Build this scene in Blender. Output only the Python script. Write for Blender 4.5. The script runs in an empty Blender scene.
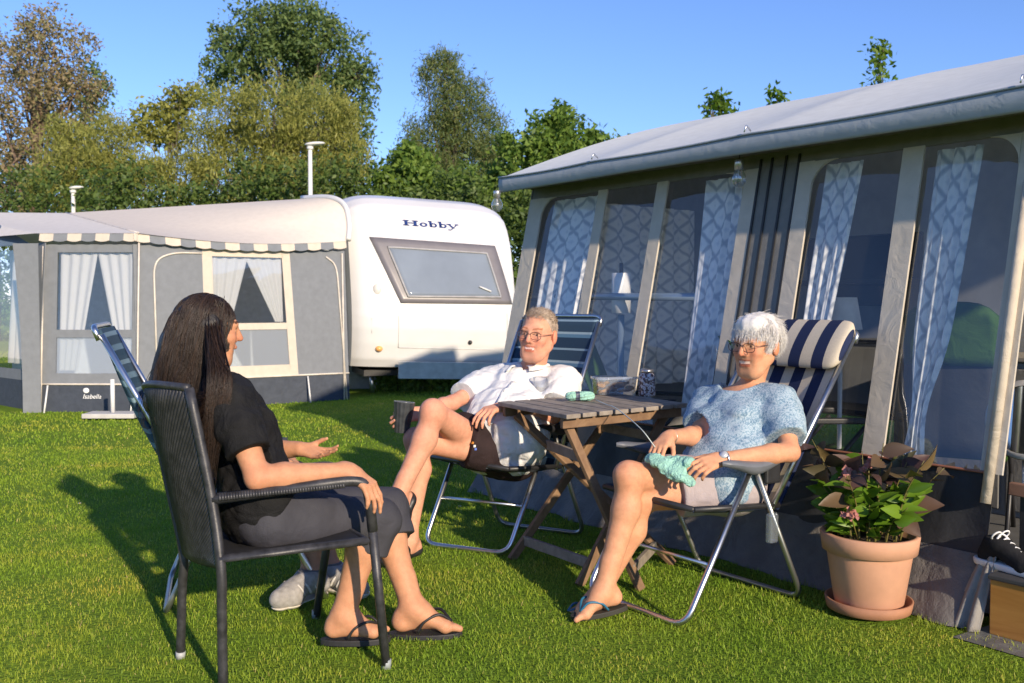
import bpy, math, random
import numpy as np
from mathutils import Vector, Matrix
random.seed(7); rng = np.random.default_rng(7)
S = bpy.context.scene; COL = S.collection
A3 = lambda *v: np.array(v, float)
def nz(v): v = np.asarray(v, float); return v/np.linalg.norm(v)
# ------------------------------------------------------------------ camera
FPX, TH, CH = 950.0, math.radians(2.32), 1.22
CAM = A3(0, 0, CH); FW = A3(0, math.cos(TH), -math.sin(TH)); UPV = A3(0, math.sin(TH), math.cos(TH)); RT = A3(1, 0, 0)
def P(px, py, d):            # place of a photo point at a measured depth, used for setting out
    return CAM + d*(FW + (px-512)/FPX*RT + (341.5-py)/FPX*UPV)
def G(px, py, z=0.0):
    r = FW + (px-512)/FPX*RT + (341.5-py)/FPX*UPV
    return CAM + r*((z-CH)/r[2])
cam = bpy.data.objects.new('camera', bpy.data.cameras.new('camera')); COL.objects.link(cam); S.camera = cam
cam.location = CAM; cam.rotation_euler = (math.radians(90)-TH, 0, 0)
cam.data.sensor_width = 36; cam.data.lens = FPX/1024*36; cam.data.clip_start = .05; cam.data.clip_end = 3000
cam.data.dof.use_dof = True; cam.data.dof.focus_distance = 4.2; cam.data.dof.aperture_fstop = 5.0
# ------------------------------------------------------------------ light
EL = math.radians(20.5); hx, hy = nz((.475, -.88))
SUN = A3(hx*math.cos(EL), hy*math.cos(EL), math.sin(EL))
w = bpy.data.worlds.new('World'); S.world = w; w.use_nodes = True
nt = w.node_tree; sky = nt.nodes.new('ShaderNodeTexSky'); sky.sky_type = 'NISHITA'; sky.sun_disc = False
sky.sun_elevation = EL; sky.sun_rotation = math.atan2(hx, hy); sky.air_density = 1.0; sky.dust_density = .0; sky.ozone_density = 7.0
bg = nt.nodes['Background']; tintn = nt.nodes.new('ShaderNodeMix'); tintn.data_type = 'RGBA'; tintn.blend_type = 'MULTIPLY'; tintn.inputs[0].default_value = 1; tintn.inputs[7].default_value = (1.10, .92, 1.0, 1)
nt.links.new(sky.outputs[0], tintn.inputs[6]); nt.links.new(tintn.outputs[2], bg.inputs[0]); bg.inputs[1].default_value = .13
sl = bpy.data.lights.new('sun', 'SUN'); sl.energy = 3.9; sl.angle = math.radians(.9); sl.color = (1, .83, .62)
so = bpy.data.objects.new('sun', sl); COL.objects.link(so); so.rotation_euler = Vector(-SUN).to_track_quat('-Z', 'Y').to_euler()
S.view_settings.view_transform = 'Standard'; S.view_settings.look = 'None'; S.view_settings.exposure = .68; S.view_settings.gamma = 1
S.render.engine = 'CYCLES'; S.cycles.max_bounces = 8; S.cycles.transparent_max_bounces = 24; S.cycles.use_denoising = True
S.cycles.caustics_reflective = False; S.cycles.caustics_refractive = False
# ------------------------------------------------------------------ materials
def newmat(name):
    m = bpy.data.materials.new(name); m.use_nodes = True
    b = m.node_tree.nodes['Principled BSDF']; return m, m.node_tree, b
def c4(c): return (c[0], c[1], c[2], 1)
def mapnode(nt, coord='Object', scale=(1, 1, 1), rot=(0, 0, 0)):
    tc = nt.nodes.new('ShaderNodeTexCoord'); mp = nt.nodes.new('ShaderNodeMapping')
    mp.inputs['Scale'].default_value = scale; mp.inputs['Rotation'].default_value = rot
    nt.links.new(tc.outputs[coord], mp.inputs[0]); return mp.outputs[0]
def noise(nt, vec, scale, detail=4, rough=.55, dist=0):
    n = nt.nodes.new('ShaderNodeTexNoise'); n.inputs['Scale'].default_value = scale; n.inputs['Detail'].default_value = detail
    n.inputs['Roughness'].default_value = rough; n.inputs['Distortion'].default_value = dist
    if vec is not None: nt.links.new(vec, n.inputs['Vector'])
    return n.outputs[0]
def ramp(nt, fac, stops, interp='LINEAR'):
    r = nt.nodes.new('ShaderNodeValToRGB'); r.color_ramp.interpolation = interp
    e = r.color_ramp.elements
    while len(e) < len(stops): e.new(.5)
    for k, (p, c) in enumerate(stops): e[k].position = p; e[k].color = c4(c) if len(c) == 3 else c
    nt.links.new(fac, r.inputs[0]); return r.outputs[0]
def bumpn(nt, b, h, strength, dist=.01):
    n = nt.nodes.new('ShaderNodeBump'); n.inputs['Strength'].default_value = strength; n.inputs['Distance'].default_value = dist
    nt.links.new(h, n.inputs['Height']); nt.links.new(n.outputs[0], b.inputs['Normal'])
def mixc(nt, fac, a, bcol, mode='MIX'):
    n = nt.nodes.new('ShaderNodeMix'); n.data_type = 'RGBA'; n.blend_type = mode
    for s, v in ((n.inputs[0], fac), (n.inputs[6], a), (n.inputs[7], bcol)):
        if isinstance(v, (int, float)): s.default_value = v
        elif isinstance(v, (tuple, list)): s.default_value = c4(v)
        else: nt.links.new(v, s)
    return n.outputs[2]
def math_(nt, op, a, b=0.0, clamp=False):
    n = nt.nodes.new('ShaderNodeMath'); n.operation = op; n.use_clamp = clamp
    for s, v in ((n.inputs[0], a), (n.inputs[1], b)):
        if isinstance(v, (int, float)): s.default_value = v
        else: nt.links.new(v, s)
    return n.outputs[0]
def mat(name, col, rough=.6, metal=0, var=.15, vscale=9, bump=0, bscale=60, bdist=.004, spec=.5, stretch=(1, 1, 1), coat=0, sheen=0):
    m, nt, b = newmat(name)
    v = mapnode(nt, 'Object', stretch)
    if var:
        lo = tuple(max(0, x*(1-var)) for x in col); hi = tuple(min(1, x*(1+var)) for x in col)
        nt.links.new(ramp(nt, noise(nt, v, vscale), [(.3, lo), (.7, hi)]), b.inputs['Base Color'])
    else: b.inputs['Base Color'].default_value = c4(col)
    b.inputs['Roughness'].default_value = rough; b.inputs['Metallic'].default_value = metal
    b.inputs['Specular IOR Level'].default_value = spec; b.inputs['Coat Weight'].default_value = coat
    if sheen: b.inputs['Sheen Weight'].default_value = sheen
    if bump: bumpn(nt, b, noise(nt, v, bscale, 5), bump, bdist)
    return m
def cloth(name, col, var=.12, weave=900, wrinkle=.35, rough=.85, transl=0, wscale=9, fine=.15):
    m, nt, b = newmat(name); v = mapnode(nt)
    lo = tuple(x*(1-var) for x in col); hi = tuple(min(1, x*(1+var)) for x in col)
    cc = ramp(nt, noise(nt, v, 14, 5), [(.3, lo), (.7, hi)])
    nt.links.new(cc, b.inputs['Base Color']); b.inputs['Roughness'].default_value = rough; b.inputs['Specular IOR Level'].default_value = .2
    h = math_(nt, 'ADD', math_(nt, 'MULTIPLY', noise(nt, v, wscale, 3, .5, 1.2), 1.0), math_(nt, 'MULTIPLY', noise(nt, v, weave*.3, 2), fine))
    bumpn(nt, b, h, wrinkle, .03)
    if transl:
        t = nt.nodes.new('ShaderNodeBsdfTranslucent'); nt.links.new(cc, t.inputs[0]); mx = nt.nodes.new('ShaderNodeMixShader'); mx.inputs[0].default_value = transl
        nt.links.new(b.outputs[0], mx.inputs[1]); nt.links.new(t.outputs[0], mx.inputs[2]); nt.links.new(mx.outputs[0], nt.nodes['Material Output'].inputs[0])
    return m
def uv_stripes(name, stops, axis=0, count=1.0, rough=.8, wob=.0):
    """stripes across a woven cloth, repeated count times over the uv axis; stops = constant ramp"""
    m, nt, b = newmat(name)
    tc = nt.nodes.new('ShaderNodeTexCoord'); sp = nt.nodes.new('ShaderNodeSeparateXYZ'); nt.links.new(tc.outputs['UV'], sp.inputs[0])
    x = math_(nt, 'FRACT', math_(nt, 'MULTIPLY', sp.outputs[axis], count))
    cc = ramp(nt, x, stops, 'CONSTANT')
    v = mapnode(nt); cc = mixc(nt, .25, cc, mixc(nt, 1.0, cc, ramp(nt, noise(nt, v, 160, 3), [(.3, (.55, .55, .55)), (.7, (1, 1, 1))]), 'MULTIPLY'))
    nt.links.new(cc, b.inputs['Base Color']); b.inputs['Roughness'].default_value = rough; b.inputs['Specular IOR Level'].default_value = .25
    bumpn(nt, b, noise(nt, v, 420, 3), .35, .003); return m
def leafmat(name, cols, transl=.35, rough=.5):
    m, nt, b = newmat(name); g = nt.nodes.new('ShaderNodeNewGeometry')
    cc = ramp(nt, g.outputs['Random Per Island'], [(k/(max(1, len(cols)-1)), c) for k, c in enumerate(cols)])
    nt.links.new(cc, b.inputs['Base Color']); b.inputs['Roughness'].default_value = rough; b.inputs['Specular IOR Level'].default_value = .3
    t = nt.nodes.new('ShaderNodeBsdfTranslucent'); nt.links.new(cc, t.inputs[0]); mx = nt.nodes.new('ShaderNodeMixShader'); mx.inputs[0].default_value = transl
    nt.links.new(b.outputs[0], mx.inputs[1]); nt.links.new(t.outputs[0], mx.inputs[2]); nt.links.new(mx.outputs[0], nt.nodes['Material Output'].inputs[0]); return m
def vinyl(name, tint=(.75, .8, .86), gloss=1.0, wave=.25, haze=.0, wscale=3, ior=1.5):
    m, nt, b = newmat(name); nt.nodes.remove(b)
    tr = nt.nodes.new('ShaderNodeBsdfTransparent'); tr.inputs[0].default_value = c4(tint)
    gl = nt.nodes.new('ShaderNodeBsdfGlossy'); gl.inputs['Roughness'].default_value = .02; gl.inputs[0].default_value = (1, 1, 1, 1)
    v = mapnode(nt, 'Object', (1, 1, .35)); n = nt.nodes.new('ShaderNodeBump'); n.inputs['Strength'].default_value = wave; n.inputs['Distance'].default_value = .05
    nt.links.new(noise(nt, v, wscale, 2), n.inputs['Height']); nt.links.new(n.outputs[0], gl.inputs['Normal'])
    ge = nt.nodes.new('ShaderNodeNewGeometry'); dt = nt.nodes.new('ShaderNodeVectorMath'); dt.operation = 'DOT_PRODUCT'; nt.links.new(ge.outputs['Incoming'], dt.inputs[0]); nt.links.new(ge.outputs['Normal'], dt.inputs[1])
    fac = math_(nt, 'POWER', math_(nt, 'SUBTRACT', 1.0, math_(nt, 'ABSOLUTE', dt.outputs['Value']), True), 5.0); fac = math_(nt, 'ADD', .075, math_(nt, 'MULTIPLY', fac, .92))
    mx = nt.nodes.new('ShaderNodeMixShader'); nt.links.new(math_(nt, 'MULTIPLY', fac, gloss, True), mx.inputs[0])
    base = tr.outputs[0]
    if haze:
        df = nt.nodes.new('ShaderNodeBsdfDiffuse'); df.inputs[0].default_value = (.55, .6, .66, 1); m2 = nt.nodes.new('ShaderNodeMixShader'); m2.inputs[0].default_value = haze
        nt.links.new(tr.outputs[0], m2.inputs[1]); nt.links.new(df.outputs[0], m2.inputs[2]); base = m2.outputs[0]
    nt.links.new(base, mx.inputs[1]); nt.links.new(gl.outputs[0], mx.inputs[2]); nt.links.new(mx.outputs[0], nt.nodes['Material Output'].inputs[0]); return m
def woodmat(name, c0, c1, stretch, scale=6, rough=.7, bump=.3):
    m, nt, b = newmat(name); v = mapnode(nt, 'Object', stretch)
    n1 = noise(nt, v, scale, 6, .6, .8); n2 = noise(nt, mapnode(nt), 5, 3)
    cc = ramp(nt, n1, [(.3, c0), (.7, c1)]); cc = mixc(nt, math_(nt, 'MULTIPLY', n2, .5), cc, tuple(x*.5 for x in c0))
    nt.links.new(cc, b.inputs['Base Color']); b.inputs['Roughness'].default_value = rough; bumpn(nt, b, n1, bump, .004); return m
def glassmat(name, col=(1, 1, 1), rough=0.0):
    m, nt, b = newmat(name); b.inputs['Base Color'].default_value = c4(col); b.inputs['Roughness'].default_value = rough
    b.inputs['Transmission Weight'].default_value = 1; b.inputs['IOR'].default_value = 1.45; return m
# ------------------------------------------------------------------ objects
LOC = {}
def tag(o, label, cat, group=None, kind=None):
    if label: o['label'] = label
    if cat: o['category'] = cat
    if group: o['group'] = group
    if kind: o['kind'] = kind
    return o
def thing(name, label, cat, loc, group=None):
    o = bpy.data.objects.new(name, None); o.empty_display_size = .1; COL.objects.link(o); o.location = loc; LOC[o.name] = np.array(loc, float)
    return tag(o, label, cat, group)
def rootloc(o):
    while o.parent: o = o.parent
    return LOC.get(o.name, np.zeros(3))
class MB:
    def __init__(s): s.v = []; s.f = []; s.uv = {}; s.n = 0
    def add(s, v, f, uv=None):
        b = s.n
        for p in v: s.v.append((float(p[0]), float(p[1]), float(p[2])))
        s.n += len(v)
        for i, q in enumerate(f):
            if uv is not None: s.uv[len(s.f)] = [uv[k] for k in q]
            s.f.append(tuple(b+k for k in q))
        return s
    def box(s, c, ax, size):                         # ax: three axis vectors
        c = np.array(c, float); X, Y, Z = [nz(a) for a in ax]; hx, hy, hz = [q/2 for q in size]
        v = [c+X*hx*i+Y*hy*j+Z*hz*k for k in (-1, 1) for j in (-1, 1) for i in (-1, 1)]
        return s.add(v, [(0, 2, 3, 1), (4, 5, 7, 6), (0, 1, 5, 4), (2, 6, 7, 3), (0, 4, 6, 2), (1, 3, 7, 5)])
    def bar(s, a, b, w, t, side):                    # plank from a to b, width w along side, thickness t
        a, b = np.array(a, float), np.array(b, float); d = nz(b-a); sd = np.array(side, float); sd = nz(sd-d*(sd@d)); n = np.cross(d, sd)
        return s.box((a+b)/2, (d, sd, n), (np.linalg.norm(b-a), w, t))
    def tube(s, pts, r, n=8, cap=True, closed=False):
        pts = [np.array(p, float) for p in pts]; N = len(pts)
        rs = r if isinstance(r, (list, tuple, np.ndarray)) else [r]*N
        tang = []
        for i in range(N):
            if closed: t = pts[(i+1) % N]-pts[i-1]
            else: t = pts[min(i+1, N-1)]-pts[max(i-1, 0)]
            tang.append(nz(t))
        ref = A3(0, 0, 1) if abs(tang[0][2]) < .9 else A3(1, 0, 0)
        nx = nz(np.cross(ref, tang[0])); vs = []
        for i in range(N):
            nx = nz(nx-tang[i]*(nx@tang[i])); ny = np.cross(tang[i], nx)
            for k in range(n):
                a = 2*math.pi*k/n; vs.append(pts[i]+(nx*math.cos(a)+ny*math.sin(a))*rs[i])
        fs = []
        for i in range(N if closed else N-1):
            j = (i+1) % N
            for k in range(n): fs.append((i*n+k, i*n+(k+1) % n, j*n+(k+1) % n, j*n+k))
        if cap and not closed: fs += [tuple(range(n))[::-1], tuple((N-1)*n+k for k in range(n))]
        return s.add(vs, fs)
    def lathe(s, prof, c, ax=(0, 0, 1), n=32, sx=1, sy=1):
        c = np.array(c, float); Z = nz(ax); X = nz(np.cross(A3(0, 1, 0) if abs(Z[1]) < .9 else A3(1, 0, 0), Z)); Y = np.cross(Z, X); vs = []
        for (r, z) in prof:
            for k in range(n):
                a = 2*math.pi*k/n; vs.append(c+(X*math.cos(a)*sx+Y*math.sin(a)*sy)*r+Z*z)
        fs = [(i*n+k, i*n+(k+1) % n, (i+1)*n+(k+1) % n, (i+1)*n+k) for i in range(len(prof)-1) for k in range(n)]
        return s.add(vs, fs)
    def grid(s, fn, nu, nv):
        vs = []; uv = []
        for j in range(nv+1):
            for i in range(nu+1):
                vs.append(fn(i/nu, j/nv)); uv.append((i/nu, j/nv))
        fs = [(j*(nu+1)+i, j*(nu+1)+i+1, (j+1)*(nu+1)+i+1, (j+1)*(nu+1)+i) for j in range(nv) for i in range(nu)]
        return s.add(vs, fs, uv)
    def ball(s, c, r, n=12, m=8, ax=None):
        c = np.array(c, float); r = np.array([r]*3 if np.isscalar(r) else r, float); M = np.array(ax if ax is not None else np.eye(3)).T; vs = []
        for j in range(m+1):
            t = math.pi*j/m
            for k in range(n):
                a = 2*math.pi*k/n; vs.append(c+M@(r*A3(math.sin(t)*math.cos(a), math.sin(t)*math.sin(a), math.cos(t))))
        return s.add(vs, [(j*n+k, (j+1)*n+k, (j+1)*n+(k+1) % n, j*n+(k+1) % n) for j in range(m) for k in range(n)])
    def poly(s, pts): return s.add(pts, [tuple(range(len(pts)))])
    def prism(s, pts, d):                            # polygon extruded along d
        pts = [np.array(p, float) for p in pts]; n = len(pts); d = np.array(d, float)
        return s.add(pts+[p+d for p in pts], [tuple(range(n))[::-1], tuple(range(n, 2*n))]+[(k, (k+1) % n, n+(k+1) % n, n+k) for k in range(n)])
    def build(s, name, m, parent=None, smooth=False, bevel=0, solid=0, kind=None):
        me = bpy.data.meshes.new(name); off = rootloc(parent) if parent else np.zeros(3)
        v = np.array(s.v)-off
        me.from_pydata(v.tolist(), [], s.f)
        if s.uv:
            ul = me.uv_layers.new(name='UVMap')
            for pi, uvs in s.uv.items():
                for li, q in zip(me.polygons[pi].loop_indices, uvs): ul.data[li].uv = q
        ms = m if isinstance(m, (list, tuple)) else [m]
        for q in ms: me.materials.append(q)
        o = bpy.data.objects.new(name, me); COL.objects.link(o)
        if parent: o.parent = parent
        if smooth: me.polygons.foreach_set('use_smooth', [True]*len(me.polygons))
        if bevel:
            b = o.modifiers.new('bevel', 'BEVEL'); b.width = bevel; b.segments = 2; b.limit_method = 'ANGLE'
        if solid:
            b = o.modifiers.new('solid', 'SOLIDIFY'); b.thickness = solid; b.offset = 0
        if kind: o['kind'] = kind
        me.update(); return o
def fastmesh(name, V, F, m, parent=None, smooth=True, cols=None):   # numpy arrays, all faces the same size
    me = bpy.data.meshes.new(name); off = rootloc(parent) if parent else np.zeros(3)
    V = np.asarray(V, float)-off; k = F.shape[1]; n = len(F)
    me.vertices.add(len(V)); me.vertices.foreach_set('co', V.astype(np.float32).ravel())
    me.loops.add(n*k); me.loops.foreach_set('vertex_index', F.astype(np.int32).ravel())
    me.polygons.add(n); me.polygons.foreach_set('loop_start', np.arange(0, n*k, k, dtype=np.int32))
    if smooth: me.polygons.foreach_set('use_smooth', np.ones(n, bool))
    me.update(calc_edges=True); me.validate()
    if cols is not None:
        ca = me.color_attributes.new('tint', 'FLOAT_COLOR', 'POINT'); ca.data.foreach_set('color', np.c_[cols, np.ones(len(cols))].astype(np.float32).ravel())
    me.materials.append(m); o = bpy.data.objects.new(name, me); COL.objects.link(o)
    if parent: o.parent = parent
    return o
def smoothpath(pts, n=6):                            # Catmull-Rom
    pts = [np.array(p, float) for p in pts]; q = [2*pts[0]-pts[1]]+pts+[2*pts[-1]-pts[-2]]; out = []
    for i in range(1, len(q)-2):
        for k in range(n):
            t = k/n; out.append(.5*((2*q[i])+(q[i+1]-q[i-1])*t+(2*q[i-1]-5*q[i]+4*q[i+1]-q[i+2])*t*t+(3*q[i]-q[i-1]-3*q[i+1]+q[i+2])*t**3))
    out.append(pts[-1]); return out
def filletpath(pts, r=.04, n=5):                     # straight tubes with bent corners
    pts = [np.array(p, float) for p in pts]; out = [pts[0]]
    for i in range(1, len(pts)-1):
        a, b, c = pts[i-1], pts[i], pts[i+1]; d1 = min(r, np.linalg.norm(a-b)*.45); d2 = min(r, np.linalg.norm(c-b)*.45)
        p, q = b+nz(a-b)*d1, b+nz(c-b)*d2
        for k in range(n+1):
            t = k/n; out.append((1-t)**2*p+2*t*(1-t)*b+t*t*q)
    out.append(pts[-1]); return out
Z3 = A3(0, 0, 1)
# ------------------------------------------------------------------ distance-field sculpting (bodies, clothes, hair)
def smin(a, b, k):
    h = np.clip(.5+.5*(b-a)/k, 0, 1); return b+(a-b)*h-k*h*(1-h)
def cap(a, b, r1, r2=None, k=.02, flat=None): return ('c', np.array(a, float), np.array(b, float), r1, r1 if r2 is None else r2, k, flat)
def ell(c, r, ax=None, k=.02): return ('e', np.array(c, float), np.array(r, float), np.eye(3) if ax is None else np.array([nz(q) for q in ax]), k, None)
def pd(pr, X, Y, Z, inf=0.0):
    if pr[0] == 'c':
        _, a, b, r1, r2, k, flat = pr
        px, py, pz = X-a[0], Y-a[1], Z-a[2]; d = b-a
        if flat is not None:
            n, s = nz(flat[0]), flat[1]-1; q = px*n[0]+py*n[1]+pz*n[2]; px, py, pz = px+q*n[0]*s, py+q*n[1]*s, pz+q*n[2]*s; d = d+n*(d@n)*s
        dd = max(d@d, 1e-9); t = np.clip((px*d[0]+py*d[1]+pz*d[2])/dd, 0, 1)
        return np.sqrt((px-t*d[0])**2+(py-t*d[1])**2+(pz-t*d[2])**2)-(r1+(r2-r1)*t+inf)
    _, c, r, ax, k, _ = pr; r = r+inf
    px, py, pz = X-c[0], Y-c[1], Z-c[2]
    q = [px*a[0]+py*a[1]+pz*a[2] for a in ax]
    k0 = np.sqrt(sum((u/s)**2 for u, s in zip(q, r))); k1 = np.sqrt(sum((u/s**2)**2 for u, s in zip(q, r)))+1e-9
    return k0*(k0-1)/k1
def pbox(pr, inf):
    if pr[0] == 'c':
        R = max(pr[3], pr[4])+inf; return np.minimum(pr[1], pr[2])-R, np.maximum(pr[1], pr[2])+R
    R = pr[2].max()+inf; return pr[1]-R, pr[1]+R
def sculpt(adds, h=.005, subs=(), clip=None, disp=None, inf=0.0, holes=()):
    bs = [pbox(p, inf) for p in adds]; lo = np.min([b[0] for b in bs], 0)-.03; hi = np.max([b[1] for b in bs], 0)+.03
    n = np.ceil((hi-lo)/h).astype(int)+1
    xs, ys, zs = [(lo[i]+np.arange(n[i])*h).astype(np.float32) for i in range(3)]
    D = np.full(n, .05, np.float32)
    def region(p, m):
        b0, b1 = pbox(p, inf); i0 = np.clip(((b0-m-lo)/h).astype(int), 0, n-1); i1 = np.clip(((b1+m-lo)/h).astype(int)+2, 1, n)
        s = tuple(slice(a, b) for a, b in zip(i0, i1)); return s, xs[s[0], None, None], ys[None, s[1], None], zs[None, None, s[2]]
    for p in adds:
        s, X, Y, Z = region(p, .04); D[s] = smin(D[s], pd(p, X, Y, Z, inf).astype(np.float32), p[5] if p[0] == 'c' else p[4])
    X, Y, Z = xs[:, None, None], ys[None, :, None], zs[None, None, :]
    for p in subs:
        s, x, y, z = region(p, .02); k = p[5] if p[0] == 'c' else p[4]; D[s] = -smin(-D[s], pd(p, x, y, z).astype(np.float32), k)
    if disp is not None: D = D+disp(X, Y, Z).astype(np.float32)
    if clip is not None:
        for (q, nn) in clip:                       # keep the side against nn
            D = np.maximum(D, ((X-q[0])*nn[0]+(Y-q[1])*nn[1]+(Z-q[2])*nn[2]).astype(np.float32))
    for f in holes: D = np.maximum(D, -f(X, Y, Z).astype(np.float32))
    return nets(D, lo, h)
def nets(D, lo, h):
    ins = D < 0
    c = [ins[i:ins.shape[0]-1+i, j:ins.shape[1]-1+j, k:ins.shape[2]-1+k] for i in (0, 1) for j in (0, 1) for k in (0, 1)]
    cnt = np.zeros(c[0].shape, np.int8)
    for q in c: cnt += q
    act = (cnt > 0) & (cnt < 8); idx = np.full(act.shape, -1, np.int32); I = np.argwhere(act); idx[act] = np.arange(len(I))
    acc = np.zeros((len(I), 3)); num = np.zeros(len(I)); cor = [(i, j, k) for i in (0, 1) for j in (0, 1) for k in (0, 1)]
    val = [D[I[:, 0]+i, I[:, 1]+j, I[:, 2]+k] for i, j, k in cor]
    for a in range(8):
        for b in range(a+1, 8):
            if sum(abs(x-y) for x, y in zip(cor[a], cor[b])) != 1: continue
            m = (val[a] < 0) != (val[b] < 0); t = np.where(m, val[a]/np.where(m, val[a]-val[b], 1), 0)
            p = np.array(cor[a])[None]+(np.array(cor[b])-np.array(cor[a]))[None]*t[:, None]
            acc += np.where(m[:, None], p, 0); num += m
    V = lo+(I+acc/num[:, None])*h; F = []
    for ax in range(3):
        o = [q for q in range(3) if q != ax]
        sl0 = [slice(None)]*3; sl1 = [slice(None)]*3; sl0[ax] = slice(0, -1); sl1[ax] = slice(1, None)
        for q in o: sl0[q] = slice(1, -1); sl1[q] = slice(1, -1)
        e0, e1 = ins[tuple(sl0)], ins[tuple(sl1)]
        for flip in (False, True):
            m = (e0 & ~e1) if not flip else (~e0 & e1); E = np.argwhere(m)
            if not len(E): continue
            for q in o: E[:, q] += 1
            d1 = np.zeros(3, int); d1[o[0]] = 1; d2 = np.zeros(3, int); d2[o[1]] = 1
            g = lambda e: idx[e[:, 0], e[:, 1], e[:, 2]]
            quad = np.c_[g(E-d1-d2), g(E-d2), g(E), g(E-d1)]
            if (ax == 1) != flip: quad = quad[:, ::-1]
            F.append(quad)
    F = np.concatenate(F); F = F[(F >= 0).all(1)]
    # light relaxation
    for _ in range(2):
        s = np.zeros_like(V); k = np.zeros(len(V))
        for a, b in ((0, 1), (1, 2), (2, 3), (3, 0)):
            np.add.at(s, F[:, a], V[F[:, b]]); np.add.at(s, F[:, b], V[F[:, a]]); np.add.at(k, F[:, a], 1); np.add.at(k, F[:, b], 1)
        V = V*.6+.4*s/np.maximum(k, 1)[:, None]
    return V, F
def wrinkles(seed, amp=.004, lam=(.05, .14), n=9, aniso=None):
    r = np.random.default_rng(seed); W = []
    for _ in range(n):
        d = nz(r.normal(size=3)) if aniso is None else nz(np.array(aniso)+r.normal(size=3)*.45)
        W.append((d*2*math.pi/r.uniform(*lam), r.uniform(0, 6.28), r.uniform(.5, 1)))
    def f(X, Y, Z):
        a = 0
        for q, ph, s in W: a = a+s*(1-2*np.abs(np.sin((X*q[0]+Y*q[1]+Z*q[2])*.5+ph+.6*np.sin(X*17+Y*13+Z*11+ph))))
        return a*amp/math.sqrt(n)
    return f
# ------------------------------------------------------------------ people
SKIN = {}
def skinmat(name, col):
    m, nt, b = newmat(name); at = nt.nodes.new('ShaderNodeAttribute'); at.attribute_name = 'tint'
    v = mapnode(nt); n = ramp(nt, noise(nt, v, 34, 6, .7), [(.3, (.84, .78, .76)), (.7, (1.07, 1.05, 1.04))])
    cc = mixc(nt, 1.0, mixc(nt, 1.0, col, at.outputs['Color'], 'MULTIPLY'), n, 'MULTIPLY')
    nt.links.new(cc, b.inputs['Base Color']); b.inputs['Roughness'].default_value = .62; b.inputs['Specular IOR Level'].default_value = .3
    b.inputs['Subsurface Weight'].default_value = .12; b.inputs['Subsurface Radius'].default_value = (.012, .005, .003); b.inputs['Subsurface Scale'].default_value = 1
    h = math_(nt, 'ADD', noise(nt, v, 60, 4), math_(nt, 'MULTIPLY', noise(nt, v, 260, 3), .35)); bumpn(nt, b, h, .25, .004); return m
def cuffs(items):
    """open a sleeve or trouser leg beyond a point q along d, only near that limb"""
    items = [(np.array(q), nz(d), r, ln) for q, d, r, ln in items]
    def f(X, Y, Z):
        o = None
        for q, d, r, ln in items:
            ax = (X-q[0])*d[0]+(Y-q[1])*d[1]+(Z-q[2])*d[2]; rad = np.sqrt(np.maximum(0, (X-q[0])**2+(Y-q[1])**2+(Z-q[2])**2-ax**2)); v = np.maximum(np.maximum(-ax, ax-ln), rad-r); o = v if o is None else np.minimum(o, v)
        return o
    return f
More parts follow.
